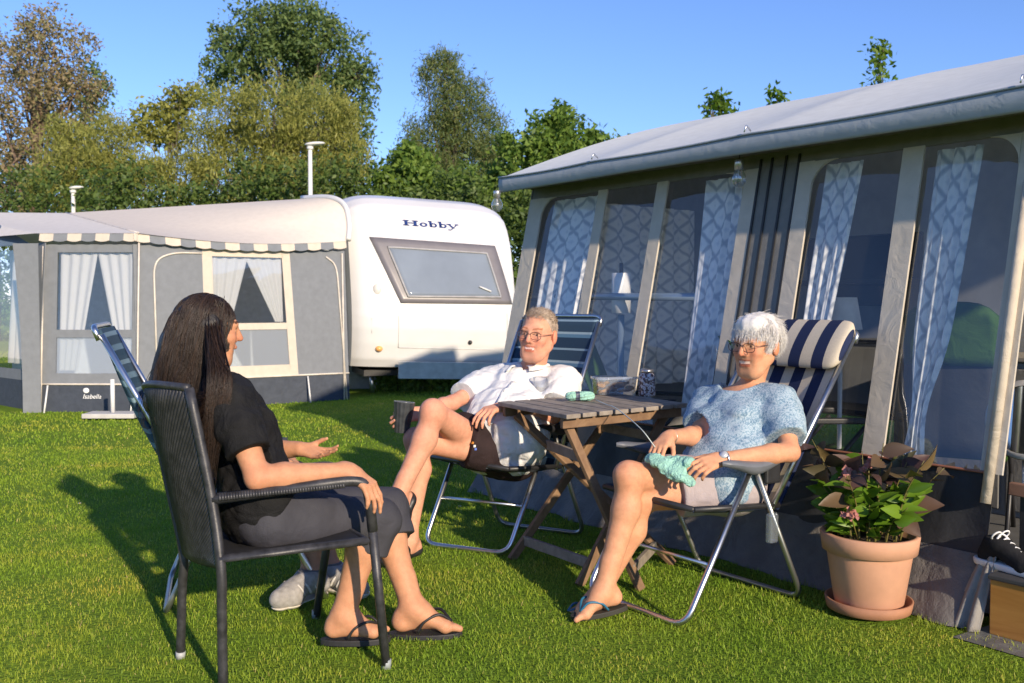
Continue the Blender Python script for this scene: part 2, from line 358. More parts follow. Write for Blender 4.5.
class Head:
    def __init__(s, c, f, u=(0, 0, 1), hs=1.0):
        s.c = np.array(c, float); s.f = nz(f); uu = np.array(u, float); s.l = nz(np.cross(uu, s.f)); s.u = np.cross(s.f, s.l); s.hs = hs; s.ax = (s.f, s.l, s.u)
    def p(s, a, b, c): return s.c+(s.f*a+s.l*b+s.u*c)*s.hs
    def loc(s, V): q = V-s.c; return np.stack([q@s.f, q@s.l, q@s.u], 1)/s.hs
    def E(s, a, b, c, r, k=.02): return ell(s.p(a, b, c), np.array(r)*s.hs, s.ax, k)
    def C(s, a, b, r1, r2=None, k=.012): return cap(s.p(*a), s.p(*b), r1*s.hs, (r1 if r2 is None else r2)*s.hs, k)
    def adds(s, jaw=1.0):
        a = [s.E(-.012, 0, .035, (.098, .076, .088)), s.E(.035, 0, -.018, (.062, .063, .084), .03)]
        for q in (-1, 1):
            a += [s.C((.0, q*.052*jaw, -.045), (.045, q*.036*jaw, -.085), .026, .022, .03), s.E(.066, q*.042, -.018, (.025, .023, .021), .016), s.C((.074, q*.037, -.042), (.070, q*.038, -.060), .009, k=.022),
                  s.E(-.006, q*.084, -.002, (.020, .010, .034), .006), s.C((.094, q*.013, -.024), (.096, q*.012, -.024), .0085, k=.008)]
        a += [s.C((.056, -.018, -.098), (.056, .018, -.098), .030, k=.03), s.C((.085, -.036, .03), (.085, .036, .03), .012, k=.018),
              s.C((.094, 0, .024), (.113, 0, -.018), .0085, .0120, .009), s.C((.0865, -.017, -.049), (.0865, .017, -.049), .0065, k=.010), s.C((.084, -.015, -.068), (.084, .015, -.068), .0075, k=.010)]
        return a
    def subs(s, op=.006, wide=.022):
        return [s.E(.106, q*.033, .011, (.016, .018, .013), .008) for q in (-1, 1)]+[s.C((.097, -wide*.62, -.0580), (.099, wide*.62, -.0580), op*.85, k=.003)]+[s.C((.097, q*wide*.5, -.0575), (.088, q*wide*1.12, -.0515), op*.8, op*.35, k=.003) for q in (-1, 1)]
    def eyes(s): return [s.E(.083, q*.032, .010, (.012, .0145, .0095), .002) for q in (-1, 1)]
    def tint(s, V, T, lips=(.95, .55, .52), brow=(.5, .42, .36), eye=True, op=.006, wide=.022):
        q = s.loc(V); a, b, c = q.T; ab = np.abs(b); near = (np.abs(a) < .16) & (ab < .12) & (np.abs(c) < .16); fr = near & (a > .05)
        blush = np.exp(-((ab-.04)**2+(c+.018)**2)/.0007)*fr+np.exp(-(b**2+(c+.02)**2)/.00025)*(a > .1)*near
        T *= 1-blush[:, None]*np.array([.0, .18, .16])
        cs = c-.10*ab*ab*100*.09; m = fr & (ab < wide*1.1) & (np.abs(cs+.0585) < op+.006) & (np.abs(cs+.0585) > op*.8); T[m] = np.array(lips)
        m = fr & (ab < wide*1.0) & (np.abs(cs+.058) < op*.85) & (a < .094); T[m] = (1.4, 2.0, 2.8); m = m & (cs < -.0605); T[m] = (.45, .28, .28)
        m = fr & (np.abs(c-.0345-.0045*np.sin((ab-.012)/.04*2.6)) < .0038) & (ab > .013) & (ab < .052); T[m] = np.array(brow)
        if eye:
            e = ((ab-.032)/.0135)**2+((c-.010)/.0065)**2; m = fr & (e < 1); T[m] = (1.2, 1.35, 1.5)
            m = fr & ((ab-.032)**2+(c-.010)**2 < .0058**2); T[m] = (.12, .13, .16)
            m = fr & (e >= 1) & (e < 1.9) & (c > .012); T[m] *= .5
        m = near & (np.abs(a) < .03) & (ab > .077); T[m] *= (1.03, .85, .82)
        return T
def hand(wr, d, n, curl=(.35, .4, .45, .5), thumb=.6, size=1.0, left=True, spread=.10, tdir=None, k=.0035, base=.0):
    """wr wrist, d towards the knuckles, n back of the hand; fingers bend away from n"""
    wr = np.array(wr, float); d = nz(d); n = np.array(n, float); n = nz(n-d*(n@d)); sd = np.cross(d, n)*(1 if left else -1)   # sd towards the thumb
    z = size; out = []
    L = (.044, .048, .045, .036); kn = (.030, .010, -.010, -.028); kd = (.088, .092, .088, .080)
    out.append(cap(wr-d*.02, wr+d*.02*z, .025*z, .027*z, .02, (n, 1.45)))
    for i in range(4):
        kp = wr+(d*kd[i]+sd*kn[i])*z; out.append(cap(wr+d*.012*z+sd*kn[i]*.55*z, kp, .0165*z, .0112*z, .012))
        a = base+curl[i]*.8; fd = nz(d+sd*(kn[i]/.03)*spread); p = kp; l = L[i]*z
        for s_, (ln, r1, r2, cc) in enumerate(((1, .0098, .0088, 1), (.62, .0088, .0080, 1.0), (.5, .0080, .0066, .6))):
            q = p+(fd*math.cos(a)-n*math.sin(a))*l*ln; out.append(cap(p, q, r1*z, r2*z, k)); p = q; a += curl[i]*cc*1.15
    t0 = wr+(d*.022+sd*.022)*z; td = nz(d*.75+sd*thumb-n*.35) if tdir is None else nz(tdir)
    t1 = t0+td*.042*z; t2 = t1+nz(td*1.0+d*.35-n*.25)*.034*z; t3 = t2+nz(td*.5+d*.8-n*.35)*.026*z
    out += [cap(t0, t1, .0155*z, .012*z, .012), cap(t1, t2, .0112*z, .0100*z, .004), cap(t2, t3, .0098*z, .0075*z, .004)]
    return out
def foot(an, d, up=(0, 0, 1), size=1.0, left=True):
    """an ankle joint, d towards the toes, up = away from the sole"""
    d = nz(d); up = np.array(up, float); up = nz(up-d*(up@d)); sd = np.cross(d, up)*(1 if left else -1); z = size; out = []; an = np.array(an, float)   # sd to the big toe
    heel = an-d*.035*z-up*.052*z; ball = an+d*.115*z-up*.066*z
    out += [cap(heel, heel+up*.02*z, .031*z, .027*z, .03), cap(an, an+d*.03*z-up*.02*z, .036*z, .036*z, .03), cap(an+d*.02*z-up*.02*z, ball+sd*.012*z, .034*z, .021*z, .03, (sd, .8)),
            cap(heel+up*.0*z, ball-sd*.022*z, .028*z, .018*z, .03), cap(ball+sd*.022*z, ball-sd*.030*z, .021*z, .0165*z, .02)]
    for i in range(5):
        b = ball+sd*(.026-.0145*i)*z+d*(.008-.004*i*i*.5)*z-up*.004*z; ln = (.042, .038, .032, .027, .021)[i]*z; r = (.0135, .0098, .0092, .0088, .0085)[i]*z
        out += [cap(b, b+d*ln*.55+up*.003*z, r, r, .006), cap(b+d*ln*.55+up*.003*z, b+d*ln-up*.003*z, r, r*.9, .004)]
    return out
def limb(a, b, r1, rm, r2, tm=.3, bulge=None, k=.02):
    a, b = np.array(a, float), np.array(b, float); m = a+(b-a)*tm
    if bulge is not None: m = m+np.array(bulge)
    return [cap(a, m, r1, rm, k), cap(m, b, rm, r2, k)]
def torso(J, sw=1.0, belly=.0, bust=0.0):
    hc = (J['hL']+J['hR'])/2; sc = (J['sL']+J['sR'])/2; l = nz(J['sL']-J['sR']); up = nz(sc-hc); f = nz(np.cross(l, up)); J['up'], J['f'], J['l'], J['hc'], J['sc'] = up, f, l, hc, sc
    ln = np.linalg.norm(sc-hc); a = []
    a += [ell(hc+up*.02, (.105*sw, .165*sw, .12), (f, l, up), .05), ell(hc+up*ln*.38+f*(.02+belly*.5), (.10*sw+belly, .145*sw+belly*.5, .15), (f, l, up), .06), ell(hc+up*ln*.78+f*.01, (.105*sw, .158*sw, .16), (f, l, up), .06)]
    a += [cap(J['sL']+up*.015-l*.02, J['sR']+up*.015+l*.02, .052*sw, k=.05)]
    if bust: a += [ell(hc+up*ln*.70+f*.075*sw+l*q*.072, (bust, bust, bust*1.05), (f, l, up), .04) for q in (-1, 1)]
    return a
def strands(name, m, parent, paths, r0, r1=.0, n=3):
    V = []; F = []; b = 0
    for pts in paths:
        pts = np.array(pts); N = len(pts); t = np.gradient(pts, axis=0); t /= np.linalg.norm(t, axis=1)[:, None]+1e-9
        ref = nz(rng.normal(size=3)); nx = np.cross(t, ref); nx /= np.linalg.norm(nx, axis=1)[:, None]+1e-9; ny = np.cross(t, nx)
        s = np.linspace(0, 1, N)[:, None]; rr = (r0*(1-s)+r1*s)*rng.uniform(.7, 1.3)
        for k in range(n):
            a = 2*math.pi*k/n; V.append(pts+(nx*math.cos(a)+ny*math.sin(a))*rr)
        for k in range(n):
            k2 = (k+1) % n; i = np.arange(N-1); F.append(np.c_[b+k*N+i, b+k*N+i+1, b+k2*N+i+1, b+k2*N+i])
        b += n*N
    return fastmesh(name, np.concatenate(V), np.concatenate(F), m, parent)
# ================================================================== materials of the place
M_alu = mat('aluminium', (.62, .63, .64), .32, 1, .05, 40)
M_white_metal = mat('white_metal', (.72, .72, .70), .4, 0, .04)
M_black_pl = mat('black_plastic', (.022, .022, .024), .42, 0, .2, 20, .1, 300)
M_dark = mat('dark_fabric', (.028, .030, .034), .62, 0, .25, 6, .25, 9, .03)
M_taupe = cloth('taupe_fabric', (.50, .455, .39), .06, 900, .2)
M_taupe_d = cloth('grey_fabric', (.20, .195, .185), .08, 900, .2)
M_roofc = cloth('roof_fabric', (.72, .735, .70), .05, 500, .12, .6, .12, 3)
M_valance = cloth('valance_fabric', (.34, .375, .41), .05, 500, .15, .55)
M_skirt = cloth('skirt_fabric', (.15, .14, .13), .14, 500, .6, .5, 0, 6)
M_vinyl = vinyl('window_vinyl', (.92, .93, .94), .95, .10, .03, 2.2)
M_vinyl_w = vinyl('wavy_vinyl', (.90, .92, .93), 1.2, .55, .05, 3)
M_zip = mat('zip_black', (.02, .02, .02), .5)
M_seam = mat('seam_orange', (.30, .12, .07), .6)
M_bar = mat('storm_bar', (.22, .30, .40), .35, .3, .1)
# ================================================================== right awning: frame of reference along its wall
TA = A3(1.221, 4.282, 0); TU = nz((-.607, .794, 0)); TN = A3(TU[1], -TU[0], 0)
def T(t, o, z): return TA+TU*t+TN*o+Z3*z
LEAN = .22
def Wl(t, z, o=0.0): return T(t, LEAN*z+o, z)
tent = thing('awning', 'grey caravan awning with clear vinyl windows and pale roof behind the table', 'awning', T(.7, .2, 0))
def wallstrip(t0, t1, z0, z1, m, name, o=0.0, th=.012, n=8):
    b = MB(); b.grid(lambda u, v: Wl(t0+(t1-t0)*u, z0+(z1-z0)*v, o), 2, n); return b.build(name, m, tent, solid=th)
ZB, ZT = .56, 1.905
wallstrip(-.90, 2.34, ZT, 1.985, M_taupe_d, 'shaded_top_band')  # darker than the wall taupe: the eave's shade is put into its colour
# black lower panel with soft waves
b = MB(); b.grid(lambda u, v: Wl(-.90+3.24*u, .2+(ZB-.2)*v, .012*math.sin(u*23)*math.sin(v*3)+.006*math.sin(u*71)), 120, 8); b.build('lower_panel', M_dark, tent, True)
b = MB(); b.tube([Wl(-.9+3.24*k/40, ZB+.004, -.012) for k in range(41)], .006, 6); b.build('hem_piping', M_seam, tent, True)
# mud skirt that splays over the grass
def skirt(u, v):
    t = -.90+3.24*u; wv = math.sin(u*31+1.3*math.sin(u*9))*.5+math.sin(u*83)*.2
    return T(t, LEAN*.24*v-.10*(1-v)**1.5*(1+.45*wv)-.018*wv*v*(1-v)*4, .005+.25*v+.012*wv*(1-v)*0)
b = MB(); b.grid(skirt, 200, 10); b.build('mud_skirt', M_skirt, tent, True)
def strip_mullion(t0, t1, name, m=M_taupe, o=-.006, z0=ZB, z1=ZT+.004): return wallstrip(t0, t1, z0, z1, m, name, o)
for t0, t1 in ((2.20, 2.34), (1.59, 1.67), (1.09, 1.175), (.46, .545), (.13, .215), (-.43, -.33), (-.93, -.845)): strip_mullion(t0, t1, 'mullion')
strip_mullion(.215, .46, 'zip_panel', M_taupe_d, .0)
b = MB()
for t in (.455, .385, .30, .222): b.add(*(lambda g: (g.v, g.f))(MB().grid(lambda u, v, t=t: Wl(t-.006+.012*u, ZB+(ZT-ZB+.05)*v, -.012), 1, 6)))
b.build('zip', M_zip, tent, solid=.006)
# rounded upper window corners
def corner(t, z, st):
    r = .13; b = MB(); pts = [Wl(t, z, -.009)]+[Wl(t+st*(r-r*math.sin(a)), z-(r-r*math.cos(a)), -.009) for a in np.linspace(0, math.pi/2, 9)]
    b.poly(pts); b.build('corner_web', M_taupe, tent, solid=.012)
for t, st in ((2.20, -1), (.545, 1), (.13, -1), (-.845, 1)): corner(t, ZT, st)
for t0, t1 in ((1.67, 2.20), (1.175, 1.59), (.545, 1.09), (-.33, .13), (-.845, -.43)):
    b = MB(); k = t0*3; b.grid(lambda u, v: Wl(t0+(t1-t0)*u, ZB+(ZT-ZB)*v, .012+.010*math.sin(u*3.1)*math.sin(v*3.1)+.004*math.sin(v*6+k)*math.sin(u*5+k)), 14, 20)
    b.build('window_pane', M_vinyl if t0 > -.6 else M_vinyl_w, tent, True)
b = MB(); b.tube([Wl(2.28, 1.265, .09), Wl(.50, 1.25, .09)], .022, 12); b.build('storm_bar', M_bar, tent, True)
# end posts, legs of the frame
for t, o in ((2.32, .03), (-.86, .03), (.42, .05)):
    b = MB(); b.tube([T(t, .06, .012), Wl(t, 1.96, o)], .016, 10); b.build('frame_pole', M_alu, tent, True)
# left side wall, running back to the caravan
b = MB(); b.grid(lambda u, v: T(2.34, .43*v+(2.5-.43*v)*u, 2.0*v*(1-u)+2.55*v*u), 10, 10); b.build('side_wall', M_taupe_d, tent, solid=.01)
# roof with a slack between its rafters, valance and gable edge
RAF = (-3.0, -2.1, -.95, .35, 1.45, 2.37)
def roofz(t, v):
    for a, c in zip(RAF[:-1], RAF[1:]):
        if a <= t <= c: s = (t-a)/(c-a); return -.035*math.sin(math.pi*s)*math.sin(math.pi*min(1, v*1.0+.08))
    return 0
def roof(u, v):
    t = -3.0+5.37*u; o = .17+(2.35-.17)*v*1.12; return T(t-.04*v, o, 2.035+.665*min(1, v*1.12)-.02*max(0, v-.89)+.055*math.sin(math.pi*min(1, v*1.12))+roofz(t, min(1, v*1.12)))
b = MB(); b.grid(roof, 110, 16); b.build('roof', M_roofc, tent, True)
def val(u, v):
    t = -3.0+5.37*u; a = .5*math.sin(t*2.2); return T(t, .17-.012*math.sin(v*3.0)+.012*v, 2.037-.090*v+roofz(t, 0)*(1-v)*.8+.006*a*v)
b = MB(); b.grid(val, 110, 8); b.build('valance', M_valance, tent, True, solid=.004)
b = MB(); b.tube([T(-3+5.37*k/90, .163, 2.041+roofz(-3+5.37*k/90, 0)) for k in range(91)], .006, 6); b.build('eave_piping', M_valance, tent, True)
b = MB(); b.grid(lambda u, v: T(-3+5.36*u, .175+.29*v, 1.965+.02*v), 20, 2); b.build('eave_underside', M_taupe_d, tent)
b = MB(); b.grid(lambda u, v: T(2.373, .17+2.18*u, 2.035+.665*u+.055*math.sin(math.pi*u)-.10*v), 8, 2); b.build('gable_valance', M_valance, tent, solid=.006)
for t in RAF[2:5]:
    b = MB(); b.tube(filletpath([T(t, .20, 2.06), T(t, .165, 2.085), T(t, .15, 2.05)], .01), .004, 6); b.build('eave_hook', M_alu, tent, True)
# floor and right hand door flap, furniture behind the windows stands on the floor
b = MB(); b.grid(lambda u, v: T(-3+5.34*u, .12+2.4*v, .012), 2, 2); b.build('groundsheet', mat('groundsheet', (.10, .10, .10), .8), tent)
def flap(u, v):
    s = 1-v; return T(-.83-.07*v-.13*u*s-.07*u*v, .03*v-.085*s-.03*u+.012*math.sin(u*14+v*2)*(.4+s), .006+.26*v+.02*u*v)
b = MB(); b.grid(flap, 30, 14); b.build('door_flap', cloth('grey_flap', (.27, .255, .23), .1, 900, .4), tent, True, solid=.006)
b = MB(); b.tube([Wl(-.885, .45, -.02), Wl(-.90, 1.70, -.03)], .020, 10); b.build('rolled_flap', cloth('cream_roll', (.55, .48, .38), .06), tent, True)
# right hand end beyond the doorway
b = MB(); b.grid(lambda u, v: Wl(-1.9-1.1*u, 2.0*v), 4, 6); b.build('end_panel', M_dark, tent, solid=.01)
# the caravan this awning belongs to
M_cwhite = mat('caravan_white', (.66, .655, .645), .32, 0, .03, 3, coat=.2)
cv2 = thing('caravan', 'white caravan standing inside and behind the grey awning', 'caravan', T(0, 3.6, 0))
b = MB(); prof = [(2.52, .40), (2.52, 2.35), (2.62, 2.52), (2.80, 2.60), (4.6, 2.60), (4.75, 2.4), (4.75, .40)]
b.prism([T(-3.4, o, z) for o, z in prof], TU*5.72); b.build('body', mat('caravan_side_shaded', (.30, .31, .32), .5, 0, .1), cv2, bevel=.03)  # white shell coloured grey, the shade inside the awning painted in
for t in (-1.6, 1.2):
    b = MB(); b.box(T(t, 2.51, 1.45), (TU, TN, Z3), (.9, .03, .5)); b.build('window', mat('dark_acrylic', (.03, .035, .04), .1), cv2, bevel=.01)
b = MB()
for t in (-.7, -.5): b.tube([T(t, 3.6-.11, .3), T(t, 3.6+.11, .3)], .3, 20)
b.build('wheel', M_black_pl, cv2, True)
# ------------------------------------------------------------------ curtains behind the windows
def lattice():
    m, nt, b = newmat('lattice_curtain'); tc = nt.nodes.new('ShaderNodeTexCoord'); sp = nt.nodes.new('ShaderNodeSeparateXYZ'); nt.links.new(tc.outputs['UV'], sp.inputs[0])
    n = nt.nodes.new('ShaderNodeTexNoise'); n.inputs['Scale'].default_value = 3; nt.links.new(tc.outputs['UV'], n.inputs[0])
    wob = math_(nt, 'MULTIPLY', n.outputs[0], .5)
    a = math_(nt, 'ADD', math_(nt, 'MULTIPLY', sp.outputs[0], 3.0), math_(nt, 'MULTIPLY', sp.outputs[1], 9.0)); a = math_(nt, 'ADD', a, wob)
    c = math_(nt, 'SUBTRACT', math_(nt, 'MULTIPLY', sp.outputs[0], 3.0), math_(nt, 'MULTIPLY', sp.outputs[1], 9.0)); c = math_(nt, 'ADD', c, wob)
    d1 = math_(nt, 'ABSOLUTE', math_(nt, 'SUBTRACT', math_(nt, 'FRACT', a), .5)); d2 = math_(nt, 'ABSOLUTE', math_(nt, 'SUBTRACT', math_(nt, 'FRACT', c), .5))
    d = math_(nt, 'MINIMUM', d1, d2)
    col = ramp(nt, d, [(.0, (.47, .50, .55)), (.05, (.50, .53, .58)), (.15, (.93, .925, .91)), (.34, (.93, .925, .91)), (.46, (.74, .76, .79))])
    nt.links.new(col, b.inputs['Base Color']); b.inputs['Roughness'].default_value = .9
    t = nt.nodes.new('ShaderNodeBsdfTranslucent'); nt.links.new(col, t.inputs[0]); mx = nt.nodes.new('ShaderNodeMixShader'); mx.inputs[0].default_value = .12
    nt.links.new(b.outputs[0], mx.inputs[1]); nt.links.new(t.outputs[0], mx.inputs[2]); nt.links.new(mx.outputs[0], nt.nodes['Material Output'].inputs[0]); return m
M_lat = lattice()
def curtain(ta, tb, tc, td, z0, z1, o, folds, label, tie=None, uvs=1.0, m=None, group=None):
    """top from ta to tb, bottom from tc to td"""
    def fn(u, v):
        a = tc+(ta-tc)*v; c = td+(tb-td)*v
        if tie is not None: q = math.exp(-((v-tie[0])/.16)**2); mid = a+(c-a)*tie[1]; a = a+(mid-a)*.55*q; c = c+(mid-c)*.55*q
        z = z0+(z1-z0)*v; f = math.sin(u*folds*6.283+1.2*math.sin(v*3)+1.5*math.sin(u*5+ta*9))*(.011+.006*math.sin(u*13+tc*7))+math.sin(u*folds*2.1*6.283+v*4+ta*5)*.004
        return T(a+(c-a)*u, LEAN*z+o+f, z)
    b = MB(); b.grid(fn, int(folds*10), 24)
    for k in b.uv: b.uv[k] = [(x*uvs, y) for x, y in b.uv[k]]
    return tag(b.build('curtain', m or M_lat, None, True), label, 'curtain', group or 'lattice curtains behind the vinyl windows')
curtain(2.18, 1.72, 2.17, 1.80, .62, 1.89, .055, 5, 'white and grey lattice curtain at the far left end of the grey awning')
curtain(.58, .86, .60, .78, .62, 1.89, .05, 4, 'white and grey lattice curtain left of the zipped grey panel, beside the white-haired woman', uvs=.8)
curtain(.11, -.10, .10, .0, .62, 1.89, .05, 4, 'white and grey lattice curtain hanging above the striped navy headrest', uvs=.8)
curtain(-.45, -.66, -.46, -.60, .58, 1.89, .05, 4, 'white and grey lattice curtain tied back above the potted plant', (.13, .4), .8)
b = MB(); b.grid(lambda u, v: T(2.27+.02*math.sin(u*46)+.006*math.sin(u*101), .62+1.35*u, .62+1.30*v), 80, 12)
for k in b.uv: b.uv[k] = [(x*2.4, y) for x, y in b.uv[k]]
tag(b.build('curtain', M_lat, None, True), 'lattice curtain on the left side wall behind the paper towel roll', 'curtain', 'lattice curtains behind the vinyl windows')
# ------------------------------------------------------------------ things inside the awning
M_green = cloth('green_cloth', (.035, .085, .018), .15)
def inner_chair(t, o, yaw, label, h=1.05, bm=None, hw=.23):
    c = T(t, o, 0); f = TU*math.cos(yaw)+TN*math.sin(yaw); l = np.cross(Z3, f)
    r = thing('folding_chair', label, 'chair', c, 'green folding chairs inside the awning'); Q = lambda a, s, z: c+f*a+l*s+Z3*z
    b = MB(); b.grid(lambda u, v: Q(.22-.44*v, -.23+.46*u, .44-.03*math.sin(v*3.1)), 4, 6); b.build('seat', M_green, r, True, solid=.012)
    b = MB(); b.grid(lambda u, v: Q(-.22-.24*v-.03*math.sin(u*3.14), (2*u-1)*hw, .44+(h-.44)*v-.05*(2*u-1)**4*v), 8, 8); b.build('backrest', bm or M_green, r, True, solid=.012)
    if bm: b = MB(); b.grid(lambda u, v: Q(-.37-.09*v-.03*math.sin(u*3.14), (2*u-1)*hw*1.05, h-.28+.30*v-.07*(2*u-1)**4*v), 10, 6); b.build('headrest', M_green, r, True, solid=.05)
    for s in (-.25, .25):
        b = MB(); b.tube([Q(.25, s, .01), Q(-.22, s, .60)], .012, 8); b.build('leg', M_black_pl, r, True)
        b = MB(); b.tube([Q(-.30, s, .01), Q(.20, s, .60)], .012, 8); b.build('leg', M_black_pl, r, True)
        b = MB(); b.box(Q(.0, s, .63), (f, l, Z3), (.44, .05, .03)); b.build('armrest', M_black_pl, r, bevel=.008)
inner_chair(1.56, .75, 2.6, 'green folding chair inside the awning behind the middle window')
inner_chair(.35, .70, 2.2, 'green folding chair inside the awning behind the striped recliner')
inner_chair(-.12, 1.35, 1.2, 'green folding chair with rounded back inside the awning behind the potted plant', 1.20, M_dark, .20)
tr = thing('towel_stand', 'white paper towel roll on a stand behind the awning window', 'paper towel', T(1.48, .42, 0)); c = T(1.48, .42, 0)
b = MB(); b.lathe([(0, 0), (.14, 0), (.14, .02), (.02, .03), (.02, 1.15), (0, 1.15)], c, n=16); b.build('pole', M_bar, tr, True)
b = MB(); b.lathe([(.02, 1.16), (.058, 1.16), (.058, 1.40), (.02, 1.40), (.02, 1.16)], c, n=20); b.build('paper_roll', mat('paper', (.75, .75, .74), .9), tr, True)
b = MB(); b.lathe([(.0, 1.40), (.012, 1.40), (.012, 1.46), (0, 1.46)], c, n=10); b.build('knob', M_black_pl, tr, True)
M_cab = mat('cabinet_grey', (.26, .28, .30), .6)
cb = thing('cupboard', 'grey camping cupboard at the back of the awning', 'cupboard', T(-.1, 2.1, 0))
b = MB(); b.box(T(-.1, 2.15, .45), (TU, TN, Z3), (1.1, .5, .88)); b.build('carcass', M_cab, cb, bevel=.01)
for k in (-1, 1):
    b = MB(); b.box(T(-.1+k*.27, 1.89, .45), (TU, TN, Z3), (.5, .02, .8)); d = b.build('door', M_taupe_d, cb, bevel=.005)
    b = MB(); b.box(T(-.1+k*.06, 1.87, .6), (TU, TN, Z3), (.02, .02, .12)); b.build('handle', M_alu, d)
b = MB(); b.box(T(-.1, 2.15, .905), (TU, TN, Z3), (1.16, .56, .03)); b.build('worktop', mat('worktop', (.33, .30, .26), .5), cb, bevel=.006)
sh = thing('shelf_unit', 'dark shelf unit along the back of the awning behind the middle windows', 'shelf', T(1.4, 2.2, 0))
for z in (.5, .95, 1.36):
    b = MB(); b.box(T(1.35, 2.2, z), (TU, TN, Z3), (1.5, .4, .03)); b.build('shelf', M_black_pl, sh)
for k in (.62, 2.08):
    b = MB(); b.box(T(k, 2.2, .68), (TU, TN, Z3), (.03, .4, 1.36)); b.build('side_panel', M_black_pl, sh)
LQ = T(.30, .9, 0); lp = thing('floor_lamp', 'white floor lamp inside the awning behind the striped headrest', 'lamp', LQ)
b = MB(); b.lathe([(0, .012), (.13, .012), (.13, .03), (.012, .04), (.012, 1.12), (0, 1.12)], LQ, n=14); b.build('base', M_white_metal, lp, True)
b = MB(); b.lathe([(.11, 1.08), (.08, 1.25), (.075, 1.25), (.105, 1.08), (.11, 1.08)], LQ, n=18); b.build('lamp_shade', mat('shade', (.7, .68, .62), .8), lp, True)
# right edge: step box, shoe, round mirror, plank
M_ply = woodmat('varnished_wood', (.42, .18, .04), (.60, .30, .08), (1.2, 1.2, 14), 2.2, .35, .1)
sb = thing('step_box', 'varnished wooden step box at the awning doorway', 'step', T(-1.40, -.02, 0))
b = MB(); b.box(T(-1.455, .07, .105), (TU, TN, Z3), (.94, .30, .205)); b.build('front_board', M_ply, sb, bevel=.004)
b = MB(); b.box(T(-1.455, .07, .217), (TU, TN, Z3), (.95, .32, .018)); b.build('tread', mat('dark_tread', (.05, .05, .05), .7), sb, bevel=.004)
shoe_c = T(-1.03, .03, .226)
b = MB(); pl = thing('threshold_rail', 'brown wooden rail across the awning doorway behind the shoe', 'rail', T(-1.3, .25, 0))
b = MB(); b.bar(T(-.92, .20, .50), T(-1.9, .20, .47), .05, .03, Z3); b.build('plank', woodmat('brown_wood', (.20, .10, .06), (.30, .16, .10), (4, 4, 4), 4), pl, bevel=.004)
for t in (-.97, -1.8):
    b = MB(); b.bar(T(t, .225, 0), T(t, .225, .49), .03, .03, TN); b.build('post', M_black_pl, pl)
mr = thing('mirror', 'round mirror with a pale rim leaning inside the awning doorway', 'mirror', T(-.93, .35, .6))
cc = T(-.93, .30, .76); ax = nz(-TN+A3(0, 0, .15))
b = MB(); b.lathe([(.135, -.012), (.155, -.012), (.16, 0), (.155, .012), (.135, .012)], cc, ax, 32); b.build('rim', mat('pale_rim', (.62, .58, .52), .5), mr, True)
b = MB(); b.lathe([(0, .004), (.136, .004)], cc, ax, 32); b.build('glass', mat('mirror_glass', (.7, .7, .7), .05, 1, 0), mr)
b = MB(); b.tube([cc-Z3*.15, cc-Z3*.77+TN*.02], .012, 8); b.lathe([(0, 0), (.12, 0), (.12, .015), (0, .02)], cc*A3(1, 1, 0)+TN*.02+Z3*.012, n=20); b.build('stand', M_alu, mr, True)
# string-light bulbs hanging from the eave
def bulb(p, label):
    r = thing('light_bulb', label, 'bulb', p, 'glass bulbs hung from the awning eave')
    b = MB(); b.tube([p+Z3*.08, p+Z3*.055+TN*.004, p+Z3*.04], .0022, 6); b.build('wire', M_black_pl, r, True)
    b = MB(); b.lathe([(0, .04), (.021, .04), (.023, .036), (.023, -.008), (0, -.008)], p, n=18); b.build('cap', mat('bulb_cap', (.55, .55, .55), .3, .8), r, True)
    b = MB(); b.lathe([(.018, -.008), (.024, -.018), (.036, -.04), (.038, -.06), (.032, -.08), (.016, -.095), (0, -.098)], p, n=24); b.build('globe', vinyl('bulb_glass', (.85, .87, .88), 2.2, .0, .12), r, True)
    b = MB(); b.tube([p-Z3*.01, p-Z3*.04], .006, 8); b.ball(p-Z3*.05, .012, 8, 6); b.build('lamp_core', mat('lamp_core', (.6, .55, .45), .5), r, True)
bulb(P(739, 168, 4.80), 'clear glass bulb hanging from the awning eave in front of the windows')
bulb(P(497, 197, 6.25), 'clear glass bulb hanging at the far left corner of the awning eave')
# ================================================================== left caravan
cxr = nz((.94, .34, 0)); cxb = A3(-cxr[1], cxr[0], 0); C0 = A3(-2.0, 12.1, 0)+cxr*1.12
ROLL = .036
cv = thing('caravan', 'white touring caravan with a slanted front window beside the cream awning', 'caravan', C0)
W2 = 1.13
def fprof(z):                                        # how far the front leans back at a height
    return float(np.interp(z, [q[1] for q in pro[:14]], [q[0] for q in pro[:14]]))
def cpt(x, y, z): return C0+cxr*(x)+cxb*y+Z3*(z-ROLL*x)
PRO_ = [(.16, .36), (.09, .46), (.03, .66), (0, .85), (.0, 1.0), (.03, 1.2), (.14, 1.56), (.26, 1.9), (.36, 2.12), (.46, 2.28), (.60, 2.43), (.78, 2.53), (1.05, 2.59), (1.6, 2.62), (4.5, 2.62), (6.4, 2.55), (6.6, 2.3), (6.6, .36)]
pro = [(y, .36+(z-.36)*1.045) for y, z in PRO_]
def csurf(u, v):
    i = v*(len(pro)-1); k = min(int(i), len(pro)-2); s = i-k; y = pro[k][0]*(1-s)+pro[k+1][0]*s; z = pro[k][1]*(1-s)+pro[k+1][1]*s
    x = (2*u-1); e = abs(x)**9; top = min(1, max(0, (z-2.0)/.6)); yy = y+.16*e*max(0, 1-y/1.2)
    zz = z-.13*abs(x)**7*top; return cpt(x*W2, yy, zz)
b = MB(); b.grid(csurf, 40, 102)
for sgn in (0, 1):
    b.add([csurf(sgn, v/102) for v in range(103)], [tuple(range(103))])
b.build('body', M_cwhite, cv, True)
LZ0 = 2.24
